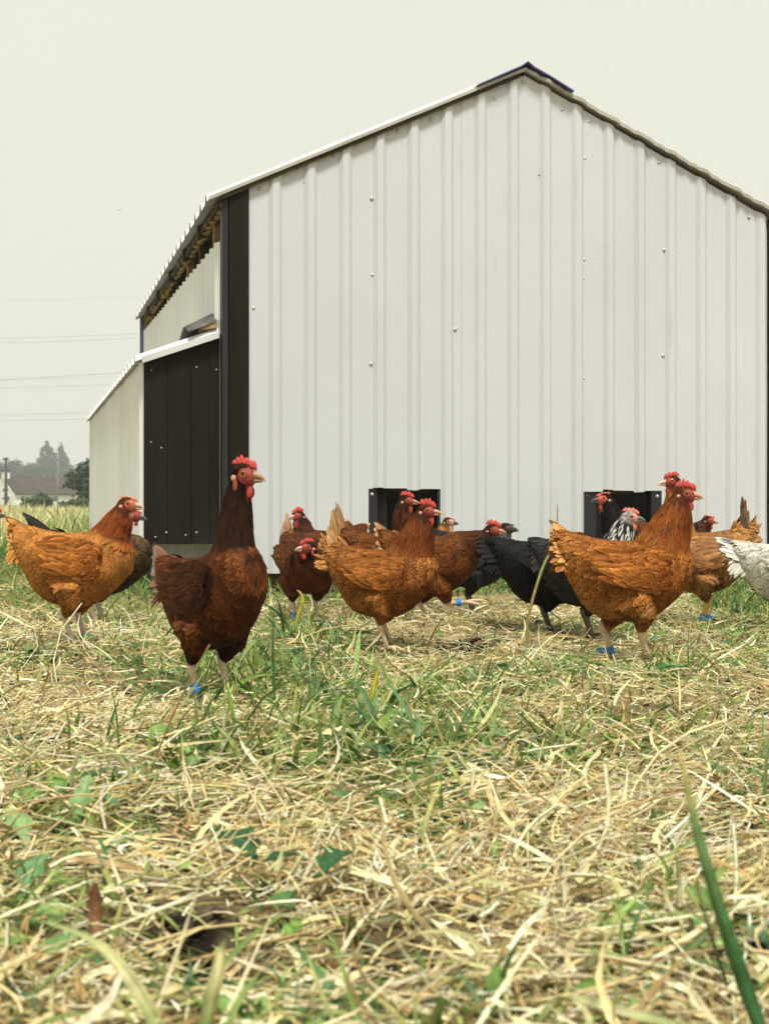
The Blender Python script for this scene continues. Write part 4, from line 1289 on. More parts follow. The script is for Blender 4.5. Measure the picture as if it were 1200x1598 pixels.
GREEN = [(430, 1055, 150, 50, 1.3), (700, 1120, 90, 40, .8), (330, 1130, 80, 40, .7), (560, 1165, 140, 55, 1.3), (300, 1195, 110, 30, .9), (100, 1270, 120, 60, .8), (40, 1420, 110, 110, .9), (230, 1230, 110, 30, .8), (180, 1500, 120, 50, .7), (800, 1570, 120, 40, .7), (1010, 1440, 70, 40, .6), (660, 1290, 60, 25, .5), (450, 1420, 60, 25, .5), (180, 935, 190, 32, .8),
         (690, 1075, 90, 32, .8), (900, 1075, 100, 26, .7), (1080, 1060, 110, 36, .9), (850, 1185, 50, 28, .7), (1170, 980, 80, 60, .9), (1140, 930, 60, 40, 1.0),
         (1110, 1480, 110, 60, .8), (1030, 1380, 80, 40, .4), (350, 1540, 180, 70, .8), (560, 1585, 200, 40, .9), (820, 900, 60, 30, .9), (60, 910, 90, 40, .9), (210, 900, 60, 40, 1.0),
         (470, 930, 60, 30, .8), (1190, 1210, 50, 50, .7), (1000, 1000, 90, 20, .5), (30, 1060, 60, 20, .5), (1000, 1150, 80, 30, .5), (60, 1200, 80, 30, .5), (1130, 1150, 80, 40, .6)]
def trodden(x, y):
    q = np.zeros_like(x)
    for (a, b) in FEET:
        q = np.maximum(q, np.exp(-(((x - a) / .085) ** 2 + ((y - b + .03) / .09) ** 2)))
    return q
def greenness(x, y):
    px, py = to_px(x, y, 0.0)
    gsum = np.zeros_like(x)
    for (a, b, rx, ry, wt) in GREEN:
        gsum = np.maximum(gsum, wt * np.exp(-(((px - a) / rx) ** 2 + ((py - b) / ry) ** 2)))
    far = sstep(5.3, 7.0, y)
    nse = vnoise(x * 4 + 20, y * 3.2, 21)
    return np.clip(np.maximum(gsum, far * .9) * (.55 + .9 * nse) + .38 * sstep(.50, .75, nse), 0, 1)

STRAW_COLS = np.array([[.76, .61, .32], [.84, .73, .46], [.72, .57, .28], [.50, .34, .14], [.84, .74, .46], [.62, .60, .28], [.86, .78, .56]])
GRASS_COLS = np.array([[.140, .225, .042], [.200, .300, .075], [.070, .140, .034], [.26, .345, .10], [.095, .190, .075], [.36, .37, .12]])

def straw_batch(n, y0, y1, power, K, sides, lmul=1.0, wmul=1.0, up=.10, outer=False):
    x, y = sample(n, y0, y1, power, 1.3 if outer else .30)
    if outer:
        k = np.abs(x) > .285 * y + .22; x, y = x[k], y[k]; n = len(x)
    gr = greenness(x, y) * 1.15
    bare = vnoise(x * 3.1 + 4, y * 2.6 + 8, 33)
    keep = (rng.random(n) > gr * .72) & (rng.random(n) > .88 * pits(x, y)) & (rng.random(n) > .70 * trodden(x, y)) & (rng.random(n) < np.interp(bare, [0, .25, .45, 1], [.12, .45, .9, 1]))
    x, y = x[keep], y[keep]; n = len(x)
    flow = vnoise(x * 1.3 + 3, y * 1.3, 41) * 2 * math.pi * 1.2 + 1.0
    hd = flow + rng.normal(0, .75, n)
    stick = rng.random(n) < up
    pt = np.where(stick, rng.uniform(.3, 1.2, n), rng.normal(.05, .20, n))
    lay = np.abs(rng.normal(0, .015, n)) + .003
    lay = lay * np.where(y < 4.8, 1, .8)
    z = height(x, y) + np.where(stick, 0, lay)
    ln = np.exp(rng.normal(math.log(.060), .60, n)) * lmul
    ln = np.clip(ln, .015, .30) * np.where(stick, .8, 1)
    wd = rng.uniform(.0009, .0031, n) * wmul
    bend = rng.normal(0, .55, n); droop = np.where(stick, rng.uniform(0, .9, n), rng.normal(.15, .45, n))
    flat = rng.random(n) < .16
    wd = np.where(flat, wd * 1.7, wd); bend = np.where(flat, bend * 1.8, bend)
    ci = rng.integers(0, len(STRAW_COLS), n)
    col = STRAW_COLS[ci] * np.exp(rng.normal(0, .14, n))[:, None]
    dk = rng.random(n) < .05
    col[dk] *= np.array([.5, .42, .35])
    kink = np.where(rng.random(n) < .3, rng.normal(0, .9, n), 0)
    return ribbons(x, y, z, hd, pt, ln, wd, bend, droop, np.clip(col, 0, .80), K=K, sides=sides, kink=kink)

parts = [straw_batch(11000, .86, 2.4, .55, 5, 3, .95, 1.0), straw_batch(19000, 2.2, 5.4, .7, 4, 3, .75, .95), straw_batch(5500, 5.0, 8.5, .7, 3, 2, 1.0, 1.3),
         straw_batch(16000, .86, 2.6, .55, 3, 2, .32, 1.0, .15), straw_batch(16000, 2.4, 5.4, .7, 3, 2, .34, 1.1, .15),
         straw_batch(22000, .6, 6.0, .5, 3, 2, 1.0, 1.5, .10, True)]
def thatch(n, y0, y1, power, wmul=1.0):      # withered flattened leaf blades matted into the straw
    x, y = sample(n, y0, y1, power)
    k = rng.random(n) > .8 * pits(x, y)
    x, y = x[k], y[k]; n = len(x)
    col = STRAW_COLS[rng.integers(0, 7, n)] * np.exp(rng.normal(-.12, .2, n))[:, None]
    return ribbons(x, y, height(x, y) + np.abs(rng.normal(0, .012, n)) + .004, rng.uniform(0, 6.283, n), rng.normal(.12, .28, n), np.exp(rng.normal(math.log(.07), .4, n)),
                   rng.uniform(.003, .0075, n) * wmul, rng.normal(0, 1.3, n), rng.normal(.3, .6, n), np.clip(col, 0, .9), col * .8, K=6, taper='blade', sides=3)
parts += [thatch(4500, .86, 2.4, .55), thatch(5000, 2.2, 5.4, .7)]
v, f, c = cat(parts)
me = mesh_arrays('straw', v, f, c); me.materials.append(M['straw'])
tag(link(bpy.data.objects.new('straw', me)), 'pale dry straw and hay strewn over the ground', 'straw', kind='stuff')

def grass_batch(n, y0, y1, power, K, lmul=1.0, wmul=1.0, dens=1.0, tall=0.0, outer=False):
    x, y = sample(n, y0, y1, power, 1.3 if outer else .30)
    if outer:
        k = np.abs(x) > .285 * y + .22; x, y = x[k], y[k]; n = len(x)
    gr = greenness(x, y)
    keep = rng.random(n) < (gr * .95 + .05) * dens * (1 - .8 * trodden(x, y))
    x, y, gr = x[keep], y[keep], gr[keep]; n = len(x)
    # gather blades into tufts
    tx = np.round(x / .05) * .05; ty = np.round(y / .06) * .06
    k = rng.random(n) < .6
    x = np.where(k, tx + rng.normal(0, .010, n) + .02 * np.sin(ty * 91), x); y = np.where(k, ty + rng.normal(0, .010, n) + .02 * np.sin(tx * 77), y)
    hd = rng.uniform(0, 2 * math.pi, n)
    pt = np.clip(rng.normal(.70, .38, n), .02, 1.5)
    ln = np.exp(rng.normal(math.log(.075), .38, n)) * lmul * (1 + tall * gr)
    wd = rng.uniform(.0022, .0066, n) * wmul
    bend = rng.normal(0, .4, n); droop = rng.uniform(.3, 1.8, n)
    ci = rng.integers(0, len(GRASS_COLS), n)
    col = GRASS_COLS[ci] * np.exp(rng.normal(0, .18, n))[:, None]
    tip = np.where((rng.random(n) < .3)[:, None], np.array([[.52, .43, .15]]), col * 1.05)
    return ribbons(x, y, height(x, y) - .004, hd, pt, ln, wd, bend, droop, col, tip, K=K, taper='blade', sides=3)
parts = [grass_batch(17000, .86, 2.4, .55, 6, .8, 1.05), grass_batch(34000, 2.2, 5.6, .7, 5, .85, .95), grass_batch(20000, 5.2, 10.5, .8, 4, 1.35, 1.4), grass_batch(16000, .6, 6.0, .5, 4, .9, 1.2, 1.6, 0.0, True)]
v, f, c = cat(parts)
me = mesh_arrays('grass', v, f, c); me.materials.append(M['blade'])
tag(link(bpy.data.objects.new('grass', me)), 'short green grass growing up through the straw', 'grass', kind='stuff')

# low broad weeds (clover, plantain) as small cupped leaves
n = 9000
x, y = sample(n, .9, 6.5, .6)
gr = greenness(x, y); k = rng.random(n) < gr * .75 + .03
x, y = x[k], y[k]; n = len(x)
az_ = rng.uniform(0, 6.283, n)
nn = nrmz(np.stack([rng.normal(0, .45, n), rng.normal(-.25, .45, n), np.ones(n)], 1))
dv = np.stack([np.cos(az_), np.sin(az_), rng.uniform(0, .5, n)], 1)
pp = np.stack([x, y, height(x, y) + rng.uniform(.006, .03, n)], 1)
ls = rng.uniform(.012, .034, n)
cc = GRASS_COLS[rng.integers(0, 5, n)] * np.exp(rng.normal(0, .2, n))[:, None] * np.array([.85, .95, 1.0])
v, f, c = feathers(pp, dv, nn, ls, ls * rng.uniform(.45, .8, n), .15, .25, cc, cc * 1.12, False)
me = mesh_arrays('weeds', v, f, c); me.materials.append(M['leaf'])
tag(link(bpy.data.objects.new('weeds', me)), 'low broad leaved weeds among the straw', 'weeds', kind='stuff')

# dark crumbs of soil and droppings
n = 900
x, y = sample(n, .9, 5, .6)
parts = []
bmv = np.array([[1, 0, 0], [-1, 0, 0], [0, 1, 0], [0, -1, 0], [0, 0, 1], [0, 0, -1]], float)
sc = rng.uniform(.003, .012, (n, 1, 1)) * rng.uniform(.5, 1.2, (n, 6, 3))
V = (bmv[None] * sc) + np.stack([x, y, height(x, y) + .008], 1)[:, None]
tf_ = np.array([[0, 2, 4], [2, 1, 4], [1, 3, 4], [3, 0, 4], [2, 0, 5], [1, 2, 5], [3, 1, 5], [0, 3, 5]])
Ff = (np.arange(n)[:, None, None] * 6 + tf_[None]).reshape(-1, 3)
cc = np.repeat(np.array([[.045, .030, .018]]) * rng.uniform(.6, 2.2, (n, 1)), 6, 0)
me = mesh_arrays('soil_crumbs', V.reshape(-1, 3), Ff, cc); me.materials.append(M['leaf'])
tag(link(bpy.data.objects.new('soil_crumbs', me)), 'dark crumbs of soil scattered in the straw', 'soil', kind='stuff')

# ---- single plants the photograph singles out
def strip_plant(name, label, cat_, pts, wid, cols, mat, fold=.25, group=None, across=None):
    """pts: world points along the blade; wid: widths; cols: colours along it"""
    pts = [Vector(p) for p in pts]
    # resample smoothly
    P_ = np.array([list(p) for p in pts]); tt = np.linspace(0, 1, len(P_)); T = np.linspace(0, 1, 24)
    def cr(arr):
        out = []
        for q in T:
            s = q * (len(arr) - 1); i = min(int(s), len(arr) - 2); u = s - i
            a = arr[max(i - 1, 0)]; b = arr[i]; c_ = arr[i + 1]; d = arr[min(i + 2, len(arr) - 1)]
            out.append(.5 * ((2 * b) + (-a + c_) * u + (2 * a - 5 * b + 4 * c_ - d) * u * u + (-a + 3 * b - 3 * c_ + d) * u ** 3))
        return np.array(out)
    C = cr(P_); W = np.interp(T, np.linspace(0, 1, len(wid)), wid); CC = np.stack([np.interp(T, np.linspace(0, 1, len(cols)), [c[i] for c in cols]) for i in range(3)], 1)
    tan = nrmz(np.gradient(C, axis=0))
    ac = np.array(across if across is not None else (1, .25, 0), float)
    sd = nrmz(ac - tan * (tan @ ac)[:, None]); up = np.cross(tan, sd)
    J = 7; cols_, tint = [], []
    for j in range(J):
        q = -1 + 2 * j / (J - 1)
        cols_.append(C + sd * (W * q / 2)[:, None] + up * (W * fold * abs(q) + W * .03 * np.sin(T * 9 + q * 2))[:, None])
        tint.append(CC * (1.25 if j == 3 else (.86 if j % 2 else 1.05)) * (1 + .16 * np.sin(T * 23 + j * 2.1) * np.sin(T * 7 + j))[:, None])
    V = np.stack(cols_, 1).reshape(-1, 3); TC = np.stack(tint, 1).reshape(-1, 3)
    Fq = [[J * i + j, J * i + j + 1, J * (i + 1) + j + 1, J * (i + 1) + j] for i in range(23) for j in range(J - 1)]
    base = P_[0]
    me = mesh_arrays(name, V - base, np.array(Fq), TC); me.materials.append(M[mat])
    o = link(bpy.data.objects.new(name, me)); o.location = base
    s = o.modifiers.new('thickness', 'SOLIDIFY'); s.thickness = .0006
    tag(o, label, cat_, group)
    return o
def at(px, py, y): return ((px - 600) / F * y, y, CH - (py - HY) / F * y)
G1, G2, G3, YT = (.05, .16, .055), (.10, .24, .07), (.22, .34, .09), (.55, .42, .10)
strip_plant('tall_grass', 'tall broad green grass blade leaning up in the front corner', 'grass blade',
            [at(1190, 1610, .93), at(1165, 1540, .93), at(1125, 1420, .92), at(1090, 1300, .92), at(1060, 1170, .93)], [.0105, .0115, .0095, .0075, .0012], [(.06, .15, .05), (.05, .14, .05), (.08, .19, .06), (.16, .27, .09), (.55, .42, .13)], 'blade')
strip_plant('weed_stalk', 'dark thin stem beside the tall grass blade', 'stem', [at(1135, 1540, .98), at(1110, 1460, .98), at(1085, 1375, .99)], [.003, .003, .002], [(.05, .06, .02), (.06, .08, .03), (.25, .18, .06)], 'blade')
strip_plant('dry_stalk', 'tall dry stalk standing in front of the black hen', 'stalk',
            [at(822, 1022, 3.62), at(826, 960, 3.62), at(846, 890, 3.62), at(862, 855, 3.62), at(869, 820, 3.62), at(870, 787, 3.62)], [.008, .008, .008, .006, .004, .0025],
            [(.30, .32, .08), (.36, .24, .08), (.36, .40, .12), (.44, .38, .15), (.38, .28, .15), (.36, .26, .15)], 'straw', fold=.5)
strip_plant('yellow_grass', 'yellowing bent grass blade in front of the small mahogany hen', 'grass blade',
            [at(452, 1005, 4.0), at(465, 965, 4.0), at(473, 937, 4.0), at(468, 924, 4.0), at(463, 921, 4.0)], [.012, .012, .010, .006, .002], [(.20, .33, .06), (.45, .45, .06), (.55, .48, .06), (.55, .42, .10), (.5, .35, .12)], 'blade')
strip_plant('yellow_grass', 'upright yellow green blade standing alone in midground grass', 'grass blade',
            [at(568, 1130, 2.5), at(578, 1095, 2.5), at(585, 1070, 2.5), at(590, 1045, 2.5)], [.013, .014, .011, .003], [(.20, .33, .06), (.36, .42, .07), (.58, .48, .06), (.6, .45, .08)], 'blade')
for i, (lab, pts, wd_) in enumerate([
    ('pale blurred blade arching across the lower left front', [at(70, 1440, 1.02), at(150, 1475, .98), at(210, 1540, .95), at(250, 1610, .94)], [.003, .008, .010, .009]),
    ('broad pale blade standing at the lower edge', [at(320, 1610, .96), at(335, 1540, .96), at(345, 1490, .97), at(352, 1470, .97)], [.010, .010, .007, .002]),
    ('pale green blade curving along the bottom edge', [at(840, 1600, .98), at(880, 1562, .98), at(960, 1580, .97), at(1060, 1605, .96)], [.006, .010, .010, .008])]):
    strip_plant('tall_grass', lab, 'grass blade', pts, wd_, [(.30, .36, .13), (.45, .46, .20), (.50, .48, .24), (.32, .40, .12)], 'blade')
strip_plant('long_straw', 'long straw stem lying before the golden hen with thigh spots', 'straw', [at(800, 1000, 3.72), at(880, 992, 3.66), at(950, 1006, 3.6), at(1040, 1008, 3.6)], [.005, .006, .006, .003], [(.62, .50, .25)] * 4, 'straw', fold=.5, across=(0, .3, 1))

def broad_leaf(name, label, base, heading, pitch, ln, wd_, lobes, col, curl=.5, stem=0.0, tilt=0.0):
    """toothed leaf with a raised midrib; geometry outline, curled along its length"""
    K, J = 22, 5
    vs, cs = [], []
    pos = np.array(base, float); pt = pitch
    step = ln / (K - 1)
    for r in range(K):
        t = r / (K - 1)
        env = math.sin(min(1, .04 + t * .96) * math.pi) ** .6 * (.55 + .6 * t) if t < .97 else .12
        lob = 1 - .45 * (abs(math.sin(t * math.pi * lobes)) ** 1.5) if lobes else 1
        hw = wd_ / 2 * env * lob * (.12 if t < stem else 1)
        d = np.array([math.cos(pt) * math.cos(heading), math.cos(pt) * math.sin(heading), math.sin(pt)])
        sd = np.array([-math.sin(heading), math.cos(heading), tilt]); sd /= np.linalg.norm(sd)
        up = np.cross(d, sd)
        for j in range(J):
            s = -1 + 2 * j / (J - 1)
            p = pos + sd * (s * hw) + up * (.30 * abs(s) * hw + .10 * hw * math.sin(t * 15 + s * 3))
            vs.append(p); cs.append(np.array(col) * (1.35 if j == 2 else (.85 + .25 * random.random())))
        pos = pos + d * step; pt -= curl / K
    fq = [[r * J + j, r * J + j + 1, (r + 1) * J + j + 1, (r + 1) * J + j] for r in range(K - 1) for j in range(J - 1)]
    vs = np.array(vs)
    me = mesh_arrays(name, vs - np.array(base), np.array(fq), np.array(cs)); me.materials.append(M['leaf'])
    o = link(bpy.data.objects.new(name, me)); o.location = base
    return tag(o, label, 'leaf')
def gb(px, py, zo=.01):
    x, y = gpx(px, py); return (x, y, float(height(x, y)) + zo)
DG = (.030, .090, .030); LG = (.21, .32, .13)
broad_leaf('lobed_leaf', 'dark green lobed leaf lying on pale straw', gb(398, 1356, .022), R(125), .75, .068, .050, 3, DG, .9)
broad_leaf('lobed_leaf', 'small dark green leaf beside the dark lobed leaf', gb(405, 1365, .024), R(20), .45, .045, .032, 2, DG, .7)
broad_leaf('lobed_leaf', 'dark green toothed leaf in the straw, centre front', gb(500, 1388, .022), R(60), .75, .060, .044, 3, DG, 1.1)
broad_leaf('dock_leaf', 'pale green upright leaf at the left of the front', gb(118, 1290, .005), R(80), 1.2, .072, .034, 2, LG, .5)
broad_leaf('dock_leaf', 'pale green leaf arching at the left frame edge', gb(45, 1330, .005), R(125), 1.15, .085, .036, 2, LG, 1.4)
broad_leaf('dock_leaf', 'green leaf low at the left frame edge', gb(30, 1420, .01), R(70), 1.0, .06, .035, 2, (.12, .24, .10), .8)
broad_leaf('dry_leaf', 'brown curled dry leaf standing in the front left straw', gb(150, 1455, .0), R(100), 1.15, .065, .026, 5, (.27, .13, .075), -1.1, tilt=.6)
broad_leaf('dock_leaf', 'flat green weed leaf to the left behind the tall dark hen', gb(222, 985, .02), R(-10), .35, .13, .05, 3, (.10, .22, .07), .5)
broad_leaf('dock_leaf', 'green weed leaf right of the golden hen with spotted thigh', gb(1085, 1075, .02), R(200), .3, .10, .045, 3, (.05, .17, .05), .5)
broad_leaf('yellow_petal_leaf', 'bright yellow leaf scrap in the front right straw', gb(1098, 1432, .018), R(20), .5, .022, .020, 1, (.75, .50, .04), .8)
broad_leaf('dry_leaf', 'brown leaf scrap in the midground straw', gb(160, 1150, .012), R(30), .4, .03, .02, 2, (.22, .06, .03), .6)

for (lab, px, py, hd, ln_, wd_, cl) in [
    ('pale green leaf behind the upright leaf at left', 80, 1255, 60, .06, .03, LG), ('small pale leaf leaning over the left straw', 150, 1330, 20, .045, .024, LG),
    ('green leaf under the brown curled leaf', 95, 1470, 140, .06, .032, (.10, .20, .06)), ('broad green leaf in the bottom left corner', 40, 1530, 50, .07, .035, (.14, .25, .08)),
    ('small green leaf beside the central grass clump', 690, 1215, 10, .05, .03, (.06, .15, .05)), ('dark leaf low by the right frame edge', 1175, 1235, 170, .05, .03, (.06, .15, .05)),
    ('green leaf in the right foreground below the yellow scrap', 1130, 1500, 120, .05, .028, (.14, .26, .07)), ('small green leaf lying in the central straw', 770, 1320, 70, .03, .018, (.18, .30, .08))]:
    broad_leaf('weed_leaf', lab, gb(px, py, .008), R(hd), .75, ln_, wd_, 2, cl, .9)

# long grass tufts along the coop foot and by the nest box
def tuft(n, cx, cy, rx, ry, lmul, cols=None, wmul=1.0):
    x = cx + rng.normal(0, rx, n); y = cy + rng.normal(0, ry, n)
    hd = rng.uniform(0, 6.283, n); pt = np.clip(rng.normal(1.1, .28, n), .2, 1.5)
    ln = np.exp(rng.normal(math.log(.13), .3, n)) * lmul; wd = rng.uniform(.004, .009, n) * wmul
    col = (GRASS_COLS if cols is None else cols)[rng.integers(0, 5, n)] * np.exp(rng.normal(0, .18, n))[:, None]
    return ribbons(x, y, height(x, y) - .005, hd, pt, ln, wd, rng.normal(0, .4, n), rng.uniform(.3, 1.6, n), col, col * 1.1, K=6, taper='blade', sides=3)
tf = []
for t in np.arange(-.35, 2.7, .12):
    q = wp(t, -.05, 0); tf.append(tuft(34, q.x, q.y, .06, .05, .65 if t > 0 else .95))
for d in np.arange(.0, 4.3, .25):
    q = wp(TN - .06, d, 0); tf.append(tuft(40, q.x, q.y, .07, .12, 1.25))
for (px, py, n_, lm) in [(430, 1060, 50, .75), (560, 1165, 60, .70), (500, 1110, 40, .75), (640, 1170, 40, .65), (320, 1195, 50, .6), (400, 1100, 35, .7), (590, 1090, 35, .7), (700, 1085, 40, .6), (1140, 960, 90, 1.0), (1165, 930, 90, 1.1), (470, 1010, 40, .8), (520, 1010, 40, .8)]:
    gx_, gy_ = gpx(px, py); tf.append(tuft(n_, gx_, gy_, .08, .10, lm, None, 1.35))
v, f, c = cat(tf)
me = mesh_arrays('tufted_grass', v, f, c); me.materials.append(M['blade'])
tag(link(bpy.data.objects.new('tufted_grass', me)), 'longer green grass tufts along the coop and in the run', 'grass', kind='stuff')

# ================================================================== meadow, fence, cottage, trees beyond
n = 52000
y = 9.5 * (95 / 9.5) ** rng.random(n)
x = -y * .42 + rng.random(n) * (y * .42 + 1.2)
x = np.where(rng.random(n) < .08, rng.uniform(1.5, 6, n) * y / 8, x)
keep = ~((y < 11.5) & (x > -1.9) & (x < 4.5))
x, y = x[keep], y[keep]; n = len(x)
pale = np.clip(sstep(10, 13.5, y) * (.72 + .5 * vnoise(x * .5, y * .25, 61)), 0, 1) * (1 - .8 * np.exp(-(((x / y + .225) / .018) ** 2 + ((y - 15) / 5.0) ** 2)))
ga = GRASS_COLS[rng.integers(0, 5, n)] * 1.15; pa = np.array([[.56, .51, .25], [.48, .46, .20], [.64, .58, .32]])[rng.integers(0, 3, n)]
col = np.where((rng.random(n) < pale)[:, None], pa, ga) * np.exp(rng.normal(0, .15, n))[:, None]
ln = np.where(y < 12, .20, .28) * np.exp(rng.normal(0, .25, n)); wd = .0045 * (1 + y / 7)
v, f, c = ribbons(x, y, height(x, y) - .01, rng.uniform(0, 6.283, n), np.clip(rng.normal(1.25, .2, n), .5, 1.5), ln, wd, rng.normal(0, .3, n), rng.uniform(.1, .9, n), col, col * 1.1, K=4, taper='blade', sides=2)
me = mesh_arrays('meadow_grass', v, f, c); me.materials.append(M['blade'])
tag(link(bpy.data.objects.new('meadow_grass', me)), 'tall pale meadow grass beyond the run', 'grass', kind='stuff')

# poultry netting
FY = 22.0
fr = empty('netting_fence', (-9, FY, float(height(-9, FY))))
tag(fr, 'thin wire netting fence across the pale meadow', 'fence')
mb = MB()
for i in range(60):
    xx = -11.5 + i * .155
    mb.tube([(xx + 9, 0, .0), (xx + 9, 0, 1.08)], [.0019] * 2, n=4, caps=False)
for j in range(11):
    mb.tube([(-2.5, 0, .04 + j * .104), (6.7, 0, .04 + j * .104)], [.0019] * 2, n=4, caps=False)
tag(mb.build('net', M['net'], fr), kind='stuff')
for xx in (-11.0, -8.4, -5.1, -2.9):
    mb = MB(); mb.tube([(xx + 9, .02, -.1), (xx + 9, .02, 1.15)], [.010, .008], n=8); mb.build('post', M['net'], fr, smooth=True)

# cottage
def V2(a, b): return np.array([a, b], float)
HYD = 150.0
hx0 = (22 - 600) / F * HYD
hb = float(height(hx0, HYD)) - .3
ang = R(40); lv = V2(math.cos(ang), math.sin(ang)); gv = V2(-math.sin(ang), math.cos(ang))
c0 = V2(hx0, HYD)
LEN, HALF = 10.5, 2.5
ZEV = CH + (HY - 769) / F * HYD; ZRD = CH + (HY - 744) / F * (HYD + 2)
house = empty('cottage', (hx0, HYD, hb))
tag(house, 'low white cottage with brown slate roof behind the meadow', 'cottage')
def hp(l, g_, z): q = c0 + lv * l + gv * g_; return (q[0] - hx0, q[1] - HYD, z - hb)
mb = MB()
pts = [hp(0, 0, hb), hp(LEN, 0, hb), hp(LEN, 2 * HALF, hb), hp(0, 2 * HALF, hb), hp(0, 0, ZEV), hp(LEN, 0, ZEV), hp(LEN, 2 * HALF, ZEV), hp(0, 2 * HALF, ZEV), hp(0, HALF, ZRD - .05), hp(LEN, HALF, ZRD - .05)]
mb.add(pts, [(0, 1, 5, 4), (1, 2, 6, 9, 5), (2, 3, 7, 6), (3, 0, 4, 8, 7)])
mb.build('wall', M['house_wall'], house)
def roof_part(side):
    me = bpy.data.meshes.new('roof')
    g_e = -.25 if side < 0 else 2 * HALF + .25
    ze = ZEV - .10
    vs = [hp(.12, g_e, ze), hp(LEN + .15, g_e, ze), hp(LEN + .15, HALF, ZRD), hp(.12, HALF, ZRD)]
    vs2 = [(a, b, c - .10) for a, b, c in vs]
    me.from_pydata(vs + vs2, [], [(0, 1, 2, 3), (7, 6, 5, 4), (0, 4, 5, 1), (1, 5, 6, 2), (2, 6, 7, 3), (3, 7, 4, 0)])
    uv = me.uv_layers.new(name='UVMap')
    co_ = [(0, 0), (LEN, 0), (LEN, 3.4), (0, 3.4)] * 2
    for l in me.loops: uv.data[l.index].uv = co_[l.vertex_index]
    me.materials.append(M['slate'])
    return link(bpy.data.objects.new('roof', me), house)
r1 = roof_part(-1); roof_part(1)
mb = MB(); mb.box8([hp(-.1, HALF - .3, ZRD - .3), hp(.6, HALF - .3, ZRD - .3), hp(.6, HALF + .3, ZRD - .3), hp(-.1, HALF + .3, ZRD - .3), hp(-.1, HALF - .3, ZRD + .55), hp(.6, HALF - .3, ZRD + .55), hp(.6, HALF + .3, ZRD + .55), hp(-.1, HALF + .3, ZRD + .55)])
ch_ = mb.build('chimney', M['house_wall'], house)
mb = MB(); mb.box8([hp(-.18, HALF - .38, ZRD + .552), hp(.68, HALF - .38, ZRD + .552), hp(.68, HALF + .38, ZRD + .552), hp(-.18, HALF + .38, ZRD + .552), hp(-.1, HALF - .3, ZRD + .75), hp(.6, HALF - .3, ZRD + .75), hp(.6, HALF + .3, ZRD + .75), hp(-.1, HALF + .3, ZRD + .75)])
mb.build('chimney_cap', M['slate'], ch_)
def l_of(px):
    k = (px - 600) / F
    return (k * c0[1] - c0[0]) / (lv[0] - k * lv[1])
for px, wpx, y0, y1 in [(37, 6, 773, 787), (50, 5, 774, 786), (78, 6, 774, 785), (87, 7, 774, 783), (114, 6, 772, 777)]:
    la, lb_ = l_of(px - wpx / 2), l_of(px + wpx / 2)
    dd = c0[1] + lv[1] * la
    za, zb_ = CH + (HY - y0) / F * dd, CH + (HY - y1) / F * dd
    mb = MB(); mb.box8([hp(la, -.03, zb_), hp(lb_, -.03, zb_), hp(lb_, .05, zb_), hp(la, .05, zb_), hp(la, -.03, za), hp(lb_, -.03, za), hp(lb_, .05, za), hp(la, .05, za)])
    wn_ = mb.build('window', M['house_wall'], house)
    e = (lb_ - la) * .12; ez = (za - zb_) * .1
    mb = MB(); mb.box8([hp(la + e, -.05, zb_ + ez), hp(lb_ - e, -.05, zb_ + ez), hp(lb_ - e, .02, zb_ + ez), hp(la + e, .02, zb_ + ez), hp(la + e, -.05, za - ez), hp(lb_ - e, -.05, za - ez), hp(lb_ - e, .02, za - ez), hp(la + e, .02, za - ez)])
    mb.build('pane', M['glass'], wn_)
z0_, z1_ = CH + (HY - 782) / F * 151, CH + (HY - 774) / F * 151
mb = MB(); mb.box8([hp(-.04, .75, z0_), hp(.05, .75, z0_), hp(.05, 1.6, z0_), hp(-.04, 1.6, z0_), hp(-.04, .75, z1_), hp(.05, .75, z1_), hp(.05, 1.6, z1_), hp(-.04, 1.6, z1_)])
wn_ = mb.build('window', M['house_wall'], house)
mb = MB(); mb.box8([hp(-.06, .83, z0_ + .05), hp(.0, .83, z0_ + .05), hp(.0, 1.52, z0_ + .05), hp(-.06, 1.52, z0_ + .05), hp(-.06, .83, z1_ - .05), hp(.0, .83, z1_ - .05), hp(.0, 1.52, z1_ - .05), hp(-.06, 1.52, z1_ - .05)])
mb.build('pane', M['glass'], wn_)

# utility pole in front of the cottage
py_ = 135.0; pxw = (10 - 600) / F * py_; gz = float(height(pxw, py_))
pole = empty('utility_pole', (pxw, py_, gz)); tag(pole, 'dark wooden utility pole in front of the cottage gable', 'pole')
zt = CH + (HY - 714) / F * py_ - gz
mb = MB(); mb.tube([(0, 0, -.3), (0, 0, zt * .5), (0, 0, zt)], [.17, .15, .12], n=10); mb.build('shaft', M['pole'], pole, smooth=True)
for zz in (zt - .15, zt - 3.1, zt - 3.9):
    mb = MB(); mb.box((-.28, -.10, zz - .12), (.22, .10, zz + .10)); mb.build('bracket', M['pole'], pole)

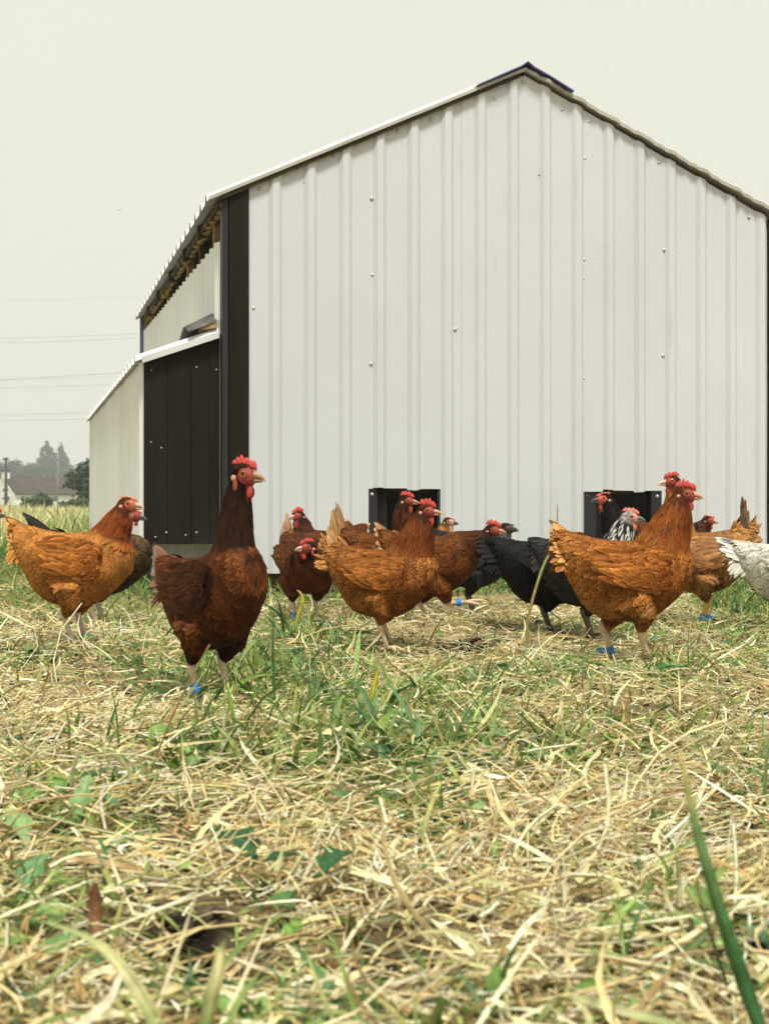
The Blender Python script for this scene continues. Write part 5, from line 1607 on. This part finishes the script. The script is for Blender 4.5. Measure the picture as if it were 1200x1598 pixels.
# overhead cables
CY = 110.0
names_c = ['topmost faint overhead cable crossing the pale sky', 'upper cable of the highest dark pair', 'lower cable of the highest dark pair', 'upper cable of the middle group, thicker',
           'second cable of the middle group', 'lowest cable of the middle group', 'upper cable of the lowest pair', 'lower cable of the lowest pair']
for nm, (a, b, r) in zip(names_c, [(470, 463, .006), (529, 521, .012), (536, 528, .012), (593, 580, .017), (594, 586, .009), (606, 599, .012), (648, 642, .012), (657, 652, .012)]):
    x0, x1 = (-400 - 600) / F * CY, (900 - 600) / F * CY
    pts, k0 = [], (b - a) / 222.0
    for i in range(25):
        q = i / 24; px = -400 + 1300 * q
        sag = 0.000035 * (px - 110) ** 2
        pts.append((x0 + (x1 - x0) * q, 0, CH + (HY - (a + k0 * px) + sag) / F * CY))
    mb = MB(); mb.tube(pts, [r] * 25, n=6, caps=False)
    o = mb.build('overhead_cable', M['cable'], smooth=True); o.location = (0, CY, 0)
    tag(o, nm, 'cable', 'overhead cables')

# trees
def tree(name, label, px, y, base_z, blobs, leaf, nleaf, col, trunk_r, group='trees beyond the meadow', cat_='tree'):
    """blobs: (dx, dy, z, rx, ry, rz) clusters in metres about the trunk base"""
    x = (px - 600) / F * y
    root = empty(name, (x, y, base_z)); tag(root, label, cat_, group)
    mb = MB(); top = max(b[2] for b in blobs)
    mb.tube([(0, 0, -.5), (.05 * top * .1, 0, top * .35), (0, 0, top * .75), (0, 0, top)], [trunk_r * 1.25, trunk_r, trunk_r * .6, trunk_r * .2], n=8)
    for (dx, dy, z, rx, ry, rz) in blobs:
        mb.tube([(0, 0, max(.2, z * .45)), (dx * .5, dy * .5, z * .75), (dx, dy, z)], [trunk_r * .5, trunk_r * .3, trunk_r * .12], n=6)
    mb.build('trunk', M['bark'], root, smooth=True)
    ps, ns = [], []
    vol = np.array([b[3] * b[4] * b[5] for b in blobs]) ** .75; vol /= vol.sum()
    for b, fr_ in zip(blobs, vol):
        k = max(20, int(nleaf * fr_))
        # twig clusters inside each blob
        nc = max(6, k // 26)
        d = nrmz(rng.normal(0, 1, (nc, 3))); rr = rng.random((nc, 1)) ** .4
        ctr = d * rr * np.array([b[3], b[4], b[5]]) + np.array([b[0], b[1], b[2]])
        w_ = rng.integers(0, nc, k)
        sp = np.array([b[3], b[4], b[5]]) * .26
        ps.append(ctr[w_] + rng.normal(0, 1, (k, 3)) * sp); ns.append(d[w_])
    p = np.concatenate(ps); nn = nrmz(np.concatenate(ns) + rng.normal(0, .7, (len(p), 3)) + np.array([0, 0, .35]))
    k = len(p)
    dv = rng.normal(0, 1, (k, 3)) + np.array([0, 0, -.3])
    ls = leaf * rng.uniform(.6, 1.4, k)
    cc = np.array([col]) * np.exp(rng.normal(0, .25, (k, 1))) * (1 + rng.normal(0, .06, (k, 3)))
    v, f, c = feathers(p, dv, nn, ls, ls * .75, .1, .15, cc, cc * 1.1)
    me = mesh_arrays('crown', v, f, c); me.materials.append(M['leaf'])
    tag(link(bpy.data.objects.new('crown', me), root), kind='stuff')
    return root
def ground_z(px, y): return float(height((px - 600) / F * y, y))
def s_(y): return y / F       # metres per photo pixel at that distance
def px_blobs(px0, y, bz, lst):
    k = s_(y); return [((a - px0) * k, rng.uniform(-.5, .5) * rx * k, CH + (HY - b) * k - bz, rx * k, rx * k, rz * k) for (a, b, rx, rz) in lst]
# hawthorn by the corner of the nest box
y = 62.0; bz = ground_z(128, y)
tree('hawthorn_tree', 'dark green hawthorn tree beside the white nest box wall', 132, y, bz, px_blobs(132, y, bz,
     [(136, 735, 14, 12), (120, 745, 14, 10), (140, 752, 14, 12), (128, 728, 9, 8), (116, 758, 12, 7), (142, 770, 12, 12), (132, 775, 12, 9), (150, 740, 14, 16), (112, 750, 6, 6), (160, 760, 14, 20), (138, 722, 5, 6)]), .13, 4200, (.050, .095, .038), .10)
y = 58.0; bz = ground_z(57, y)
tree('bush', 'rounded green bush in front of the cottage wall', 57, y, bz, px_blobs(57, y, bz, [(52, 785, 13, 7), (64, 780, 11, 7), (45, 790, 10, 5), (74, 784, 7, 6)]), .10, 2600, (.060, .105, .045), .04, cat_='bush')
y = 56.0; bz = ground_z(110, y)
tree('bush', 'low green scrub at the meadow top under the hawthorn', 105, y, bz, px_blobs(105, y, bz, [(102, 786, 8, 3), (115, 785, 12, 3.5), (130, 784, 12, 4)]), .09, 1200, (.075, .115, .045), .03, cat_='bush')
y = 90.0; bz = ground_z(15, y)
tree('bush', 'small bush at the foot of the utility pole', 15, y, bz, px_blobs(15, y, bz, [(13, 796, 6, 4), (19, 795, 5, 3)]), .12, 500, (.055, .095, .04), .03, cat_='bush')
# hazy row of trees behind the cottage
FT = [('tall_tree', 'tallest hazy tree with a ragged spire behind the cottage', 74, 370, [(74, 691, 3, 6), (71, 699, 4, 6), (78, 702, 5, 6), (67, 709, 4, 6), (75, 711, 7, 7), (84, 711, 5, 6), (63, 721, 5, 6), (72, 723, 8, 7), (82, 723, 7, 7), (66, 734, 8, 7), (78, 736, 10, 8), (88, 732, 6, 7), (58, 738, 6, 6)], (.050, .082, .052)),
      ('tall_tree', 'slimmer hazy tree right of the tallest tree', 96, 378, [(95, 701, 3.5, 8), (97, 714, 6, 9), (102, 722, 6, 9), (93, 726, 7, 9), (106, 733, 7, 8), (98, 740, 10, 10)], (.055, .085, .058)),
      ('round_tree', 'rounded hazy tree low between cottage roof and tall tree', 78, 330, [(70, 735, 10, 9), (80, 730, 10, 10), (88, 738, 10, 8), (78, 745, 14, 8)], (.055, .095, .055)),
      ('round_tree', 'rounded hazy tree above the left of the cottage roof', 24, 330, [(24, 727, 10, 8), (16, 734, 9, 8), (32, 735, 9, 8), (24, 742, 14, 8)], (.06, .10, .055)),
      ('round_tree', 'hazy tree low above the middle of the cottage roof', 48, 325, [(46, 733, 10, 7), (54, 732, 9, 7), (40, 740, 10, 7), (58, 742, 12, 7)], (.055, .092, .052)),
      ('round_tree', 'hazy tree at the left frame edge behind the chimney', -4, 330, [(-4, 730, 9, 9), (4, 736, 8, 8), (-10, 738, 12, 10)], (.06, .10, .055)),
      ('round_tree', 'hazy tree behind the top of the hawthorn', 112, 340, [(110, 740, 10, 9), (118, 748, 10, 9), (104, 750, 10, 8)], (.055, .09, .055)),
      ('round_tree', 'hazy tree behind the hawthorn and nest box', 140, 345, [(138, 742, 12, 10), (150, 745, 14, 12), (128, 750, 10, 9)], (.055, .09, .055))]
for nm, lab, px, y, lst, cl in FT:
    bz = ground_z(px, y)
    tree(nm, lab, px, y, bz, px_blobs(px, y, bz, lst), .42, 3600, cl, .25, group='hazy trees behind the cottage')

# far-off bird
by = 130.0
bird = empty('bird', ((187 - 600) / F * by, by, CH + (HY - 328) / F * by)); tag(bird, 'tiny distant bird gliding in the pale sky', 'bird')
mb = MB(); mb.tube([(-.14, 0, -.02), (-.05, 0, 0), (.06, 0, .01), (.15, 0, 0)], [.008, .03, .03, .006], n=8); mb.build('body', M['cable'], bird, smooth=True)
for s in (1, -1):
    mb = MB(); mb.add([(.06, 0, .01), (-.04, 0, .01), (s * .10 - .02, s * .12, .05), (s * .10 + .05, s * .12, .055), (s * .24, s * .16, .03)], [(0, 1, 2, 3), (3, 2, 4)])
    o = mb.build('wing', M['cable'], bird); sm = o.modifiers.new('t', 'SOLIDIFY'); sm.thickness = .012

# ================================================================== misty air
mb = MB(); mb.box((-700, -40, -3), (700, 900, 34))
hz = mb.build('haze', principled('haze_air'))
nt = hz.data.materials[0].node_tree
for nd_ in list(nt.nodes):
    if nd_.type == 'BSDF_PRINCIPLED': nt.nodes.remove(nd_)
vol = nt.nodes.new('ShaderNodeVolumePrincipled')
vol.inputs['Color'].default_value = (.97, .98, .98, 1)
vol.inputs['Density'].default_value = .0011
nt.links.new(vol.outputs[0], nt.nodes['Material Output'].inputs['Volume'])
tag(hz, kind='stuff')
